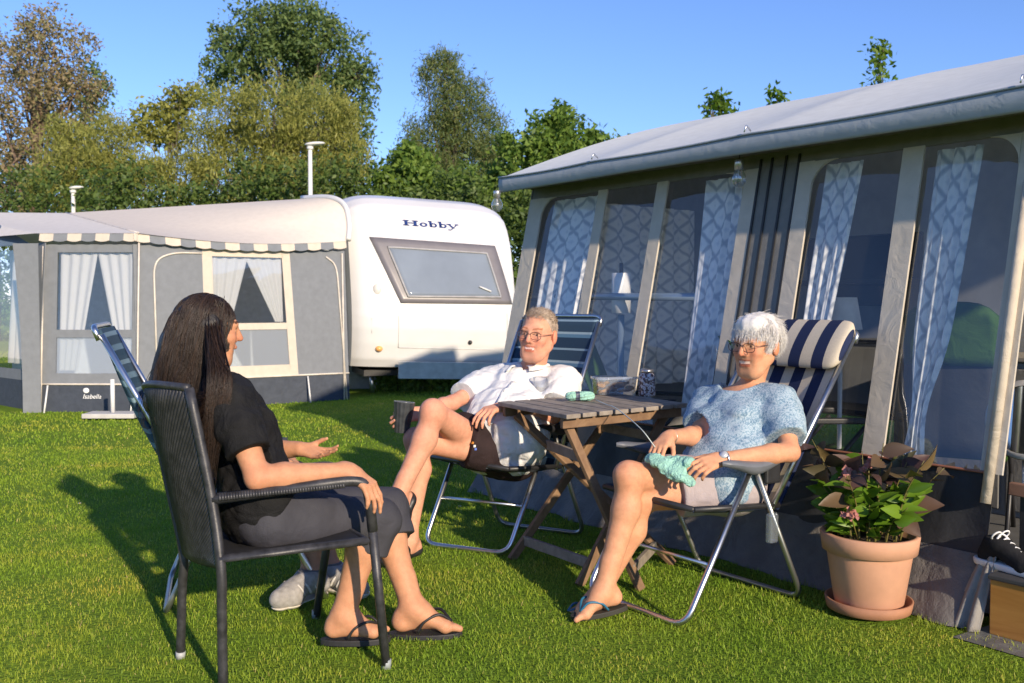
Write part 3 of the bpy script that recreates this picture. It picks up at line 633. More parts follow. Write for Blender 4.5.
def lz(x, z, o): return fz(x*.84-.03, LZ0+(z-LZ0)*.74, o)
def fz(x, z, o=.0): return cpt(x, fprof(z)+.16*(abs(x)/W2)**9-o, z)
fr_poly = [(-.87, 2.05), (.86, 2.03), (1.04, 1.24), (-.52, 1.20)]
gl_poly = [(-.64, 1.93), (.72, 1.92), (.86, 1.33), (-.42, 1.29)]
def quadmap(pl, o, n=14):
    def fn(u, v):
        a = np.array(pl[0])*(1-u)+np.array(pl[1])*u; c = np.array(pl[3])*(1-u)+np.array(pl[2])*u; q = c*(1-v)+a*v; return fz(q[0], q[1], o)
    return fn
b = MB(); b.grid(quadmap(fr_poly, .012), 20, 12); wf = b.build('window', mat('window_surround', (.17, .16, .17), .35, 0, .06), cv, True, solid=.02)
M_cg = mat('tinted_acrylic', (.20, .235, .28), .10, 0, .14, 1.3)
b = MB(); b.grid(quadmap(gl_poly, .028), 20, 12); b.build('pane', M_cg, wf, True, solid=.012)
b = MB(); edge = [fz(x, z, .034) for p, q in zip(gl_poly, gl_poly[1:]+gl_poly[:1]) for x, z in [(p[0]+(q[0]-p[0])*k/8, p[1]+(q[1]-p[1])*k/8) for k in range(8)]]
b.tube(edge, .016, 6, closed=True); b.build('frame', mat('frame_grey', (.30, .30, .31), .4), wf, True)
b = MB(); b.tube([fz(.56, 1.46, .05), fz(.72, 1.40, .05)], .012, 6); b.build('latch', M_white_metal, wf, True)
# lettering: wide slab letters
def slab_word():
    b = MB(); s = .052; H = .105; x = -.50
    def rect(x0, z0, x1, z1):
        n = 3; b.grid(lambda u, v: lz(x0+(x1-x0)*u, zb+(z0+(z1-z0)*v), .006), n, n)
    def ring(cx, cz, rx, rz, t, a0=0, a1=360):
        n = 22; b.grid(lambda u, v: lz(cx+(rx-(rx-rx*t)*v)*math.cos(math.radians(a0+(a1-a0)*u)), zb+cz+(rz-(rz-rz*.55)*v)*math.sin(math.radians(a0+(a1-a0)*u)), .006), n, 1)
    zb = 2.24
    def serif(x, z, w=.10): rect(x-w/2, z, x+w/2, z+.018)
    rect(-.41, 0, -.36, H); rect(-.26, 0, -.21, H); rect(-.36, .045, -.26, .063); [serif(q, z) for q in (-.385, -.235) for z in (0, H-.018)]      # H
    ring(-.10, .037, .065, .040, .45)                                                                                                              # o
    rect(.0, 0, .042, H+.008); serif(.012, H-.008, .06); ring(.065, .037, .060, .040, .45)                                                          # b
    rect(.16, 0, .202, H+.008); serif(.172, H-.008, .06); ring(.225, .037, .060, .040, .45)                                                         # b
    n = 4
    b.grid(lambda u, v: lz(.325+.05*(1-v)+.045*u-.0*v-.0+(-.0), zb+.0+.075*v, .006) if False else lz(.305+.07*(1-v)+.042*u, zb+.075*v, .006), n, n)
    b.grid(lambda u, v: lz(.375+.075*v-.0+.024*u-.07*(1-v)*0-.045*(1-v), zb-.035+.11*v, .006), n, n); serif(.322, .066, .075); serif(.455, .066, .065)
    rect(.30, -.040, .345, -.022)
    return b
b = slab_word(); b.build('lettering', mat('blue_lettering', (.012, .035, .16), .4), cv, solid=.003)
b = MB(); b.tube([fz(x, 1.0-.0, .002) for x in (-.9,)]+[fz(-.9, .80, .002)], .004, 4)
for x0, z0, x1, z1 in ((-.55, .62, .95, .62), (-.55, .62, -.55, 1.12), (.95, .62, .95, 1.12)): b.tube([fz(x0+(x1-x0)*k/6, z0+(z1-z0)*k/6, .003) for k in range(7)], .005, 5)
b.build('hatch', mat('panel_gap', (.52, .52, .51), .6), cv, True)
b = MB(); b.ball(fz(.42, .71, .005), (.03, .03, .03), 10, 8); b.build('hatch_lock', M_black_pl, cv, True)
b = MB(); b.ball(fz(-.80, .60, .0), (.05, .05, .04), 12, 8); b.build('marker_light', mat('amber', (.75, .38, .12), .3), cv, True)
b = MB(); b.ball(fz(-.82, 1.36, .0), (.055, .03, .08), 12, 8); b.build('vent_cover', mat('vent_white', (.62, .60, .56), .4), cv, True)
b = MB(); b.grid(lambda u, v: cpt(-.55+1.65*u, .06-.05*v, .22+.22*v), 6, 2); b.build('gas_locker_floor', mat('pale_plastic', (.55, .56, .55), .4), cv, solid=.02)
b = MB(); b.tube([cpt(-.25, .1, .33), cpt(0, -1.2, .40)], .04, 8); b.tube([cpt(.25, .1, .33), cpt(0, -1.2, .40)], .04, 8)
b = MB(); b.box(cpt(0, 3.2, .30), (cxr, cxb, Z3), (1.9, 5.8, .08)); b.build('chassis', M_black_pl, cv)
for s in (-1, 1):
    b = MB(); b.tube([cpt(s*.98-.09, 3.5, .31), cpt(s*.98+.09, 3.5, .31)], .30, 24); b.build('wheel', M_black_pl, cv, True)
    b = MB(); b.tube([cpt(s*.8, .5, .0), cpt(s*.8, .62, .34)], .03, 8); b.build('corner_steady', M_alu, cv, True)
# ================================================================== left awning
la = thing('awning', 'cream and grey caravan awning with scalloped edging and white curtained windows', 'awning', (-4.2, 10.9, 0))
LA, LB, LC, LZ = A3(-5.30, 10.62, 0), A3(-4.19, 10.6, 0), A3(-2.06, 12.0, 0), A3(-6.9, 12.0, 0)
M_cream = cloth('cream_fabric', (.66, .585, .49), .05, 500, .12, .8, .15, 2)
M_creamroof = cloth('cream_roof', (.76, .72, .66), .05, 500, .12, .7, .15, 2)
M_agrey = cloth('slate_fabric', (.19, .205, .225), .07, 500, .15, .8, 0, 4)
M_adark = cloth('navy_skirt', (.055, .065, .085), .12, 500, .35, .6, 0, 5)
M_lv = vinyl('clear_window', (.93, .95, .97), 1.2, .06, .03, 1.5)
M_lv2 = vinyl('hazy_window', (.85, .88, .9), 1.2, .06, .42, 1.5)
M_pipe = mat('cream_piping', (.66, .60, .52), .6)
M_wcurt = cloth('white_curtain', (.88, .87, .84), .02, 900, .25, .85, .45, 8)
def seg(a, b): 
    d = nz(b-a); n = A3(d[1], -d[0], 0); L = np.linalg.norm(b-a)
    return lambda s, z, o=0.0, lean=.07: a+(b-a)*s+n*(o-lean*z)+Z3*z
S1, S2, S0 = seg(LA, LB), seg(LB, LC), seg(LZ, LA)
def pane(Sg, s0, s1, z0, z1, m, name, o=0.0, par=la, solid=.01, s2=None, s3=None):
    s2 = s0 if s2 is None else s2; s3 = s1 if s3 is None else s3      # s2,s3 = top
    b = MB(); b.grid(lambda u, v: Sg((s0*(1-v)+s2*v)*(1-u)+(s1*(1-v)+s3*v)*u, z0+(z1-z0)*v, o), 6, 8); return b.build(name, m, par, solid=solid)
# front panel with the first window
pane(S1, 0, 1, .0, .31, M_adark, 'mud_skirt'); pane(S1, 0, .16, .31, 1.88, M_agrey, 'wall_panel'); pane(S1, .93, 1, .31, 1.88, M_agrey, 'wall_panel')
pane(S1, .16, .93, .31, .43, M_agrey, 'wall_panel'); pane(S1, .16, .93, .83, .92, M_agrey, 'window_bar'); pane(S1, .16, .93, 1.79, 1.88, M_agrey, 'wall_panel')
pane(S1, .16, .93, .43, .83, M_lv2, 'window_pane', -.01, solid=0); pane(S1, .16, .93, .92, 1.79, M_lv, 'window_pane', -.01, solid=0)
# long end panel with the second window
pane(S2, 0, 1, .0, .33, M_adark, 'mud_skirt'); pane(S2, 0, .30, .33, 1.88, M_agrey, 'wall_panel'); pane(S2, .74, 1, .33, 1.88, M_agrey, 'wall_panel', s2=.715, s3=1)
pane(S2, .30, .345, .33, 1.88, M_cream, 'window_frame'); pane(S2, .70, .74, .33, 1.88, M_cream, 'window_frame', s2=.675, s3=.715); pane(S2, .345, .70, .33, .47, M_cream, 'window_frame'); pane(S2, .345, .69, .90, .98, M_cream, 'window_frame'); pane(S2, .345, .68, 1.77, 1.88, M_cream, 'window_frame')
pane(S2, .345, .70, .47, .90, M_lv2, 'window_pane', -.01, solid=0, s3=.69); pane(S2, .345, .69, .98, 1.77, M_lv, 'window_pane', -.01, solid=0, s3=.68)
# left side
pane(S0, 0, 1, 0, .33, M_adark, 'mud_skirt'); pane(S0, 0, .86, .33, .45, M_agrey, 'wall_panel'); pane(S0, 0, .93, .45, 1.85, M_lv, 'window_pane', -.01, solid=0, s3=.80); pane(S0, .93, 1, .33, 1.85, M_cream, 'window_frame', s2=.80, s3=.84)
b = MB(); b.grid(lambda u, v: S0(.84+.16*u, 1.9*v, .03), 4, 8); b.build('wall_panel', M_agrey, la, solid=.01)
b = MB(); b.grid(lambda u, v: LA+A3(-.18+.10*v, -.05, 0)*(1-v)*(1-u)+A3(-.28*v*(1-u), .0, 0)+A3(.05, -.06, 1.88*v), 4, 8); b.build('storm_flap', M_agrey, la, solid=.012)
# piping seams
for pts in ([S1(.02, z, .02) for z in (0, .6, 1.2, 1.86)], [S1(1, z, .03) for z in (0, .6, 1.2, 1.98)], [S1(k/6, .31, .012) for k in range(7)], [S2(k/8, .335, .012) for k in range(9)],
            filletpath([S2(.085, .05, .015), S2(.085, 1.70, .015), S2(.17, 1.80, .015), S2(.30, 1.80, .015)], .18), filletpath([S2(.985, .0, .015), S2(.955, 1.70, .015), S2(.90, 1.80, .015)], .18), [S2(.97, 0, .02), S2(.985, 1.85, .02)], [LA+A3(-.12, -.06, .02), LA+A3(-.2, .02, 1.86)]):
    b = MB(); b.tube(pts, .011, 6); b.build('piping', M_pipe, la, True)
# scalloped valance, squares of cream and grey
def valance(Sg, n, L0, sag):
    for k in range(n):
        a, c = k/n, (k+1)/n
        b = MB(); b.grid(lambda u, v: Sg(a+(c-a)*u, 2.0-sag*math.sin(math.pi*(a+(c-a)*u))-(.085+.015*math.sin(math.pi*u))*v*.95, .06+.015*v), 5, 3); b.build('valance_tab', M_cream if k % 2 == 0 else M_agrey, la, solid=.006)
valance(S1, 7, 1.1, .0); valance(S2, 15, 2.6, .07)
R0, R1, R2 = P(-60, 212, 13.6), P(66, 213, 13.1), P(338, 196, 12.35)
E0, E1, E2 = S1(-.05, 2.0, .07), S1(1.01, 2.0, .07), S2(1, 2.0, .07)
def rf(a, bq, c, d, sag, es): return lambda u, v: (a*(1-u)+bq*u)*(1-v)+(d*(1-u)+c*u)*v-Z3*(sag*math.sin(math.pi*u)*math.sin(math.pi*v)+es*math.sin(math.pi*u)*(1-v))
b = MB(); b.grid(rf(E0, E1, R1, R0, .03, 0), 14, 8); b.build('roof_panel', M_creamroof, la, True)
EDGE = smoothpath([E2, P(347, 224, 12.15), P(342, 206, 12.25), P(327, 198.5, 12.45), P(300, 199, 12.9)], 6)
def roof2(u, v):
    q = EDGE[round(v*(len(EDGE)-1))]; Rl = R1; s_ = E1*(1-v)+Rl*v; return s_*(1-u)+q*u-Z3*(.05*math.sin(math.pi*u)*math.sin(math.pi*v)+.07*math.sin(math.pi*u)*(1-v))
b = MB(); b.grid(roof2, 30, len(EDGE)-1); b.build('roof_panel', cloth('light_cream_roof', (.74, .67, .58), .04, 500, .12, .8, .15, 2), la, True)
b = MB(); b.tube([q+A3(.03, 0, .015) for q in EDGE], .035, 8); b.build('roof_edge', M_cwhite, la, True)
b = MB(); b.grid(rf(LZ+A3(-.3, 0, 2.0), E0, R0, R0+A3(-1, .3, 0), .03, 0), 8, 6); b.build('roof_panel', M_creamroof, la, True)
b = MB(); b.tube([E1*(1-k/8)+R1*k/8+Z3*.004 for k in range(9)], .010, 6); b.build('roof_seam', M_pipe, la, True)
# maker's mark on the dark skirt
def wordmesh(txt, size):
    cu = bpy.data.curves.new('lettering', 'FONT'); cu.body = txt; cu.size = size; cu.shear = .25; ob = bpy.data.objects.new('lettering', cu); COL.objects.link(ob)
    me = bpy.data.meshes.new_from_object(ob.evaluated_get(bpy.context.evaluated_depsgraph_get())); bpy.data.objects.remove(ob); return me
me = wordmesh('Isabella', .072); M_mark = mat('white_print', (.8, .8, .8), .6)
b = MB(); b.add([S1(.44+v.co.x/1.11, .15+v.co.y, .012) for v in me.vertices], [tuple(p.vertices) for p in me.polygons]); b.ball(S1(.475, .24, .012), (.035, .006, .03), 10, 6); b.build('lettering', M_mark, la)
for q, s, h in ((S1, .10, .30), (S1, .97, .3), (S2, .05, .28), (S2, .78, .32)):
    b = MB(); b.tube([q(s, h, .05), q(s, .12, .09), q(s, .0, .12)], .010, 6); b.build('peg_strap', M_white_metal, la, True)
b = MB(); b.grid(lambda u, v: A3(-6.8+4.9*u, 12.9+.4*u, .02) if v == 0 else A3(-6.8+4.9*u, 12.9+.4*u, 2.3), 2, 1); b.build('rear_panel', cloth('pale_inner', (.42, .46, .50), .1), la)
b = MB(); b.poly([LA+A3(.05, .1, .01), LB+A3(0, .1, .01), LC+A3(-.1, .1, .01), A3(-2.3, 12.9, .01), A3(-6.6, 12.9, .01), LZ+A3(.1, .1, .01)]); b.build('groundsheet', mat('groundsheet_b', (.16, .17, .18), .8), la)
def white_curtain(Sg, st, sb0, sb1, zb, label, wide):
    """one half of a parted pair; straight outer edge, slanting inner edge"""
    def fn(u, v): s = sb0+(sb1-sb0)*u if v == 0 else None; a = sb0; c = sb1+(st-sb1)*v; return Sg(a+(c-a)*u, zb+(1.79-zb)*v, -.05+.012*math.sin(u*22))
    b = MB(); b.grid(fn, 24, 10); tag(b.build('curtain', M_wcurt, None, True), label, 'curtain', 'white curtains in the cream awning')
white_curtain(S1, .55, .17, .36, .46, 'white curtain in the left half of the awning window above the pole base', 1)
white_curtain(S1, .55, .925, .80, .46, 'white curtain in the right half of the awning window above the pole base', 1)
white_curtain(S2, .52, .35, .43, .99, 'white curtain in the left half of the cream framed window', 1)
white_curtain(S2, .50, .68, .64, .99, 'white curtain in the right half of the cream framed window', 1)
b = MB(); b.grid(lambda u, v: S0(.45+.35*u, .5+1.3*v, -.10+.03*math.sin(u*25)), 30, 6); tag(b.build('curtain', M_wcurt, None, True), 'pale gathered curtain in the side window at the far left edge', 'curtain', 'white curtains in the cream awning')
# neighbouring blue awning roof at the far left
nb = thing('canopy', 'dark blue canopy edge at the far left beside the cream awning', 'canopy', (-7.2, 11.6, 0))
b = MB(); q0, q1, q2, q3 = P(-60, 245, 11.3), P(30, 244, 11.0), P(-2, 224, 11.6), P(-60, 200, 11.6)
b.grid(lambda u, v: (q0*(1-u)+q1*u)*(1-v)+(q3*(1-u)+q2*u)*v-Z3*.03*math.sin(3.14*u), 6, 4); b.build('roof', cloth('blue_canopy', (.10, .15, .22), .08), nb, solid=.01)
b = MB(); b.tube([A3(q0[0], q0[1], 0), q0], .02, 8); b.build('pole', M_alu, nb, True)
b = MB(); b.tube([A3(q1[0], q1[1], 0), q1-Z3*.02], .012, 8); b.build('pole', M_alu, nb, True)
# pole base in front of the window
pbq = G(113, 419); ps = thing('pole_base', 'flat grey parasol foot with a white upright in front of the cream awning', 'parasol foot', pbq)
b = MB(); b.box(pbq+Z3*.045, (A3(1, .02, 0), A3(-.02, 1, 0), Z3), (.54, .28, .05)); b.build('base', mat('concrete_pale', (.50, .49, .47), .7, 0, .1, 12, .2, 40), ps, bevel=.008)
b = MB(); b.tube([pbq+Z3*.06, pbq+Z3*.42], .022, 12); b.build('upright', M_white_metal, ps, True)
# lamp posts beyond the caravans
def lamp(px, ptop, d, hw, label):
    p = P(px, ptop, d); g = A3(p[0], p[1], 0); r = thing('street_lamp', label, 'street lamp', g, 'white lamp posts behind the caravans')
    b = MB(); b.lathe([(.075, 0), (.07, .5), (.05, p[2]-.12), (.0, p[2]-.12)], g, n=14); b.build('pole', M_white_metal, r, True)
    b = MB(); q_ = nz((1, .1, .10)); b.ball(p+A3(hw*.45, 0, -.02), (hw*.95, .13, .05), 20, 10, (q_, A3(0, 1, 0), np.cross(q_, A3(0, 1, 0)))); b.build('lamp_head', M_white_metal, r, True)
    b = MB(); b.lathe([(.0, -.08), (.08, -.09), (.085, -.16), (0, -.17)], p, n=12); b.build('diffuser', mat('diffuser', (.7, .7, .68), .3), r, True)
lamp(310, 143, 24, .27, 'white lamp post with a flat head rising behind the white caravan'); lamp(73, 187, 26, .2, 'small white lamp post rising behind the cream awning roof')
# ================================================================== rattan armchair
def rattan():
    m, nt, b = newmat('black_rattan'); v = mapnode(nt)
    n = noise(nt, v, 30, 3); nt.links.new(ramp(nt, n, [(.3, (.018, .018, .020)), (.7, (.05, .05, .055))]), b.inputs['Base Color']); b.inputs['Roughness'].default_value = .42
    bumpn(nt, b, noise(nt, v, 240, 2), .15, .003); return m
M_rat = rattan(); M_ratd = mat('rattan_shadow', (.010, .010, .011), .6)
NR, FR, NF, FF = A3(-.905, 2.93, 0), A3(-1.14, 3.22, 0), A3(-.42, 3.13, 0), A3(-.76, 3.64, 0)
rc = thing('armchair', 'black woven rattan armchair the dark-haired woman sits in', 'armchair', (-.8, 3.2, 0))
nb0, nb1, nb2 = P(221, 568, 2.95), P(212, 500, 2.97), P(189, 388, 2.97)
fb0, fb1, fb2 = P(183, 552, 3.22), P(170, 490, 3.26), P(148, 390, 3.30)
def bez(a, m, c, t): return (1-t)**2*a+2*t*(1-t)*(2*m-(a+c)/2)+t*t*c
bdir = nz(A3(-.85, -.53, 0))
def back(u, v):
    q = bez(nb0, nb1, nb2, v)*(1-u)+bez(fb0, fb1, fb2, v)*u; return q+bdir*(.055*math.sin(math.pi*u)*(.4+.6*v))+Z3*(.018*math.sin(math.pi*u)*v)
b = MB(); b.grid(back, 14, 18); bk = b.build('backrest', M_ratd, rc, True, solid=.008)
def diag(fn, nl, r, name, par, ratio=1.3, m=M_rat):
    b = MB()
    for k in range(1, nl):
        c = (1+ratio)*k/nl; v0, v1 = max(0, (c-1)/ratio), min(1, c/ratio)
        if v1-v0 < .03: continue
        n = max(3, int((v1-v0)*16)); b.tube([np.array(fn(c-ratio*(v0+(v1-v0)*i/n), v0+(v1-v0)*i/n)) for i in range(n+1)], r, 5)
    return b.build(name, m, par, True)
diag(back, 64, .0075, 'weave', bk)
b = MB(); b.tube([back(1-k/16, 1) for k in range(17)], .013, 8); b.build('top_rail', M_rat, rc, True)
for f0, q, s in ((NR, [nb0, nb1, nb2], 0), (FR, [fb0, fb1, fb2], 0)):
    b = MB(); b.tube(smoothpath([f0, (f0*.35+q[0]*.65), q[0], q[1], q[2]], 5), .0155, 10); b.build('leg', M_rat, rc, True)
    b = MB(); b.tube([f0, f0+nz(q[0]-f0)*.025], .0165, 10); b.build('foot_cap', mat('foot_cap', (.35, .36, .36), .5), rc, True)
def arm(back_pt, front_foot, fx):
    top = P(*fx[0]); mid = P(*fx[1])
    path = filletpath([back_pt, mid, top, front_foot*.0+top*.75+front_foot*.25-Z3*.0], .08, 6); b = MB(); b.tube(path, .017, 10); b.build('armrest', M_rat, rc, True)
    d = nz(top-back_pt); sd = nz(np.cross(d, Z3)); b = MB()
    for k in range(46):
        p = back_pt+(top-back_pt)*(.03+.80*k/46)+Z3*.006; b.tube([p-sd*.022-Z3*.006, p-sd*.014+Z3*.010, p+sd*.014+d*.01+Z3*.010, p+sd*.022+d*.01-Z3*.006], .0052, 5)
    b.build('weave', M_rat, rc, True)
    b = MB(); b.tube([top*.80+front_foot*.20, front_foot], .0155, 10); b.build('leg', M_rat, rc, True)
    b = MB(); b.tube([front_foot, front_foot+Z3*.03], .0168, 10); b.build('foot_cap', mat('foot_cap_b', (.30, .33, .33), .5), rc, True)
arm(nb1, NF, ((368, 484, 3.10), (352, 480, 3.08)))
arm(fb1, FF, ((338, 468, 3.58), (325, 465, 3.56)))
s0, s1, s2, s3 = nb0+Z3*.03, P(366, 541, 3.10), A3(-.74, 3.58, .44), fb0+Z3*.03
def seatf(u, v): return (s0*(1-u)+s1*u)*(1-v)+(s3*(1-u)+s2*u)*v-Z3*.015*math.sin(3.14*u)*math.sin(3.14*v)
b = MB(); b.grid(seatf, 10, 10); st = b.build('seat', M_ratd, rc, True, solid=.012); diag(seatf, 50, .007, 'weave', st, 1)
b = MB(); b.tube([s0, s1, s2, s3], .014, 8, closed=True); b.build('seat_frame', M_rat, rc, True)
# ================================================================== folding recliners
M_navy = (.016, .026, .075); M_crm = (.62, .54, .42)
ST_rw = uv_stripes('navy_cream_stripe', [(0, M_crm), (.46, M_navy)], 0, 4.6)
ST_blue = uv_stripes('blue_stripe', [(0, (.02, .045, .085)), (.30, (.10, .20, .30)), (.42, (.30, .40, .46)), (.50, (.03, .06, .10)), (.86, (.22, .32, .40)), (.93, (.02, .045, .085))], 1, 5)
ST_seat = uv_stripes('dark_stripe_seat', [(0, (.02, .025, .035)), (.55, (.30, .33, .34)), (.75, (.02, .025, .035))], 0, 5)
M_armg = mat('grey_plastic', (.13, .14, .16), .45, 0, .1, 20, .08, 200)
def recliner(name, label, Lf, Rf, Lr, Rr, ztop, ftop, mback, mseat, fbot=-.2, apx=.48, arms=M_armg, pillow=None, seatz=.43, wid=.27, sf=.26, armz=.60):
    Lf, Rf, Lr, Rr = [A3(q[0], q[1], .012) for q in (Lf, Rf, Lr, Rr)]
    c = (Lf+Rf+Lr+Rr)/4*A3(1, 1, 0); f = nz((Lf+Rf-Lr-Rr)*A3(1, 1, 0)); l = np.cross(Z3, f)
    if (Lf-Rf)@l < 0: l = -l
    r = thing(name, label, 'folding chair', c); Q = lambda a, s, z: c+f*a+l*s+Z3*z
    ft = max(.3, ((Lf+Rf)/2-c)@f)
    apL, apR = Lr+(Lf-Lr)*apx, Rr+(Rf-Rr)*apx; apL[2] = apR[2] = armz-.03
    b = MB(); b.tube(filletpath([apL, Lf, Rf, apR], .07), .0125, 10); b.build('front_leg', M_alu, r, True)
    b = MB(); b.tube(filletpath([apL-f*.03, Lr, Rr, apR-f*.03], .07), .0115, 10); b.build('rear_leg', mat('brushed_leg', (.36, .37, .36), .35, .9, .05), r, True)
    for s in (1, -1):
        a0 = (apL if s > 0 else apR); a0 = Q((a0-c)@f, s*(wid+.03), armz)
        b = MB(); P_ = [(-.17, .012), (-.15, .024), (.0, .028), (.14, .026), (.19, .012)]
        prof = [(a, .0+.004*math.sin(a*9)) for a in np.linspace(-.19, .17, 15)]
        def armf(u, v):
            a = -.20+.37*u; wd = .030*min(1, math.sqrt(max(0, 1-(abs(2*u-1))**5))); th = .020*(1-.5*abs(2*u-1)**3)+.016*math.exp(-((u-.5)/.2)**2)*(1 if math.sin(2*math.pi*v) < 0 else 0)
            return a0+f*a+l*wd*math.cos(2*math.pi*v)+Z3*(th*math.sin(2*math.pi*v)+.012*math.cos(u*6.0))
        b.grid(armf, 22, 14); b.build('armrest', arms, r, True)
        b = MB(); b.box(a0+f*-.10-Z3*.05, (f, l, Z3), (.08, .022, .08)); b.build('recline_bracket', M_black_pl, r, bevel=.008)
        b = MB(); b.tube([Q(sf, s*wid, seatz+.015), Q(fbot, s*wid, seatz-.02)], .012, 8); b.build('seat_rail', M_black_pl, r, True)
        b = MB(); b.tube([Q(fbot+.04, s*wid, seatz-.03), Q(ftop+(fbot-ftop)*.02, s*wid, ztop)], .0115, 8); b.build('back_rail', M_alu, r, True)
    b = MB(); b.tube(filletpath([Q(ftop, -wid, ztop-.02), Q(ftop-.02, -wid, ztop+.03), Q(ftop-.02, wid, ztop+.03), Q(ftop, wid, ztop-.02)], .05), .0115, 8); b.build('top_rail', M_alu, r, True)
    b = MB(); b.tube([Q(sf, -wid, seatz+.015), Q(sf, wid, seatz+.015)], .012, 8); b.build('seat_rail', M_black_pl, r, True)
    k = .25; b = MB(); b.tube([apL*(1-.62)+Lf*.62, apR*(1-.62)+Rf*.62], .009, 8); b.build('stretcher', M_alu, r, True)
    b = MB(); b.grid(lambda u, v: Q(sf+.005-(sf+.005-fbot)*v, (2*u-1)*wid, seatz+.012-.04*v-.045*math.sin(math.pi*u)**.7*math.sin(math.pi*min(1, v*.9+.05))), 16, 14); b.build('seat', mseat, r, True, solid=.010)
    b = MB(); b.grid(lambda u, v: Q(fbot+(ftop-fbot)*v-.045*math.sin(math.pi*u)**.7*math.sin(math.pi*(.05+.9*v)), (2*u-1)*wid*.99, seatz-.04+(ztop+.02-seatz+.04)*v), 16, 18); b.build('backrest', mback, r, True, solid=.012)
    if pillow:
        d = nz(A3(*(f*(ftop-fbot)))+Z3*(ztop-seatz)); n = nz(np.cross(l, d)); n = n if n@f > 0 else -n; tp = Q(ftop, 0, ztop)
        def pf(u, v):
            e = max(0, 1-abs(2*u-1)**14)**.5; a = 2*math.pi*v; return tp-d*.055+n*.03+l*(2*u-1)*(wid+.015)+(d*.125*math.cos(a)+n*(.034*math.sin(a)))*(.04+.96*e)
        b = MB(); b.grid(pf, 40, 24); b.build('headrest', pillow, r, True)
    return r, Q
wv = nz(A3(-.58, .81, 0)); a0, a1 = A3(.646, 3.50, 0), A3(1.19, 3.85, 0)
ST_pil = uv_stripes('navy_cream_pillow', [(0, M_crm), (.5, M_navy)], 0, 4.6)
rw_ch, Qrw = recliner('recliner', 'folding recliner with navy and cream striped fabric and headrest under the white-haired woman', a0, a0+wv*.56, a1, a1+wv*.56, 1.07, -.66, ST_rw, mat('navy_seat', (.02, .03, .07), .7), pillow=ST_pil)
b = MB(); e = A3(1.03, 3.73, 0); b.box(e+Z3*.33, (A3(.84, .54, 0), A3(-.54, .84, 0), A3(0, 0, 1)), (.05, .03, .12)); b.build('cup_holder', vinyl('clear_plastic', (.8, .85, .9), 1.5, 0, .15), rw_ch, bevel=.01)
recliner('recliner', 'folding recliner with blue banded backrest under the man in the white shirt', (-.02, 4.53), (-.44, 4.73), (.38, 4.93), (-.07, 5.17), 1.12, -.44, ST_blue, ST_seat, fbot=-.12, arms=M_black_pl, seatz=.42, armz=.61)
fh = nz(A3(.95, .30, 0)); lh = A3(-fh[1], fh[0], 0); h0 = A3(-1.345, 3.64, 0)
recliner('recliner', 'folding recliner with a blue mottled back standing behind the rattan armchair', h0+fh*.62+lh*.55, h0+fh*.62, h0+lh*.55, h0, 1.10, -.53, uv_stripes('blue_mottled', [(0, (.03, .07, .11)), (.2, (.16, .26, .33)), (.4, (.05, .09, .13)), (.7, (.20, .30, .36)), (.85, (.04, .08, .12))], 1, 6), ST_seat, arms=mat('dark_pad', (.04, .045, .055), .5), armz=.665)
# ================================================================== folding wooden table
def oldwood(name, a, c): return woodmat(name, a, c, (1, 1, 1), 14, .75, .35)
M_tw = oldwood('weathered_teak', (.21, .175, .14), (.40, .345, .285)); M_tb = oldwood('brown_teak', (.17, .095, .05), (.30, .185, .10))
tw, tv = nz((.79, .61, 0)), nz((-.49, .872, 0)); TF = A3(.222, 3.99, 0)
tb = thing('table', 'weathered folding wooden slatted table with crossed legs', 'table', TF+tw*.38+tv*.3)
TT = lambda a, c, z: TF+tw*a+tv*c+Z3*z
tp = MB()
NS = 8; sw_ = .77/NS
for k in range(NS):
    p = TT(.0+sw_*(k+.5), .30, .739); tp.box(p, (tv, tw, Z3), (.60 if k not in (0, NS-1) else .61, sw_-.016, .020))
tp.build('tabletop', M_tw, tb, bevel=.003)
for c_ in (.045, .555):
    b = MB(); b.box(TT(.385, c_, .706), (tw, tv, Z3), (.74, .024, .045)); b.build('rail', M_tb, tb, bevel=.003)
fC, fD, fB, fA = G(511, 560), G(579, 586), G(674, 564), G(641, 590)
def leg(a, q, side, nm='leg'): b = MB(); b.bar(a, q, .042, .022, side); return b.build(nm, M_tb, tb, bevel=.003)
tD, tC, tA, tB_ = TT(.70, .10, .69), TT(.70, .50, .69), TT(.07, .075, .69), TT(.07, .525, .69)
leg(fD, tD, tw); leg(fC, tC, tw); leg(fA, tA, tw); leg(fB, tB_, tw)
def rung(p, q, t0, t1, w=.045): b = MB(); b.bar(p, q, w, .02, Z3); b.build('stretcher', M_tw if w < .05 else M_tb, tb, bevel=.003)
at_ = lambda f, t, s: f+(t-f)*s
rung(at_(fC, tC, .12), at_(fD, tD, .12), 0, 0); rung(at_(fA, tA, .12), at_(fB, tB_, .12), 0, 0); rung(at_(fA, tA, .80), at_(fB, tB_, .80), 0, 0); rung(at_(fD, tD, .86), at_(fC, tC, .86), 0, 0)
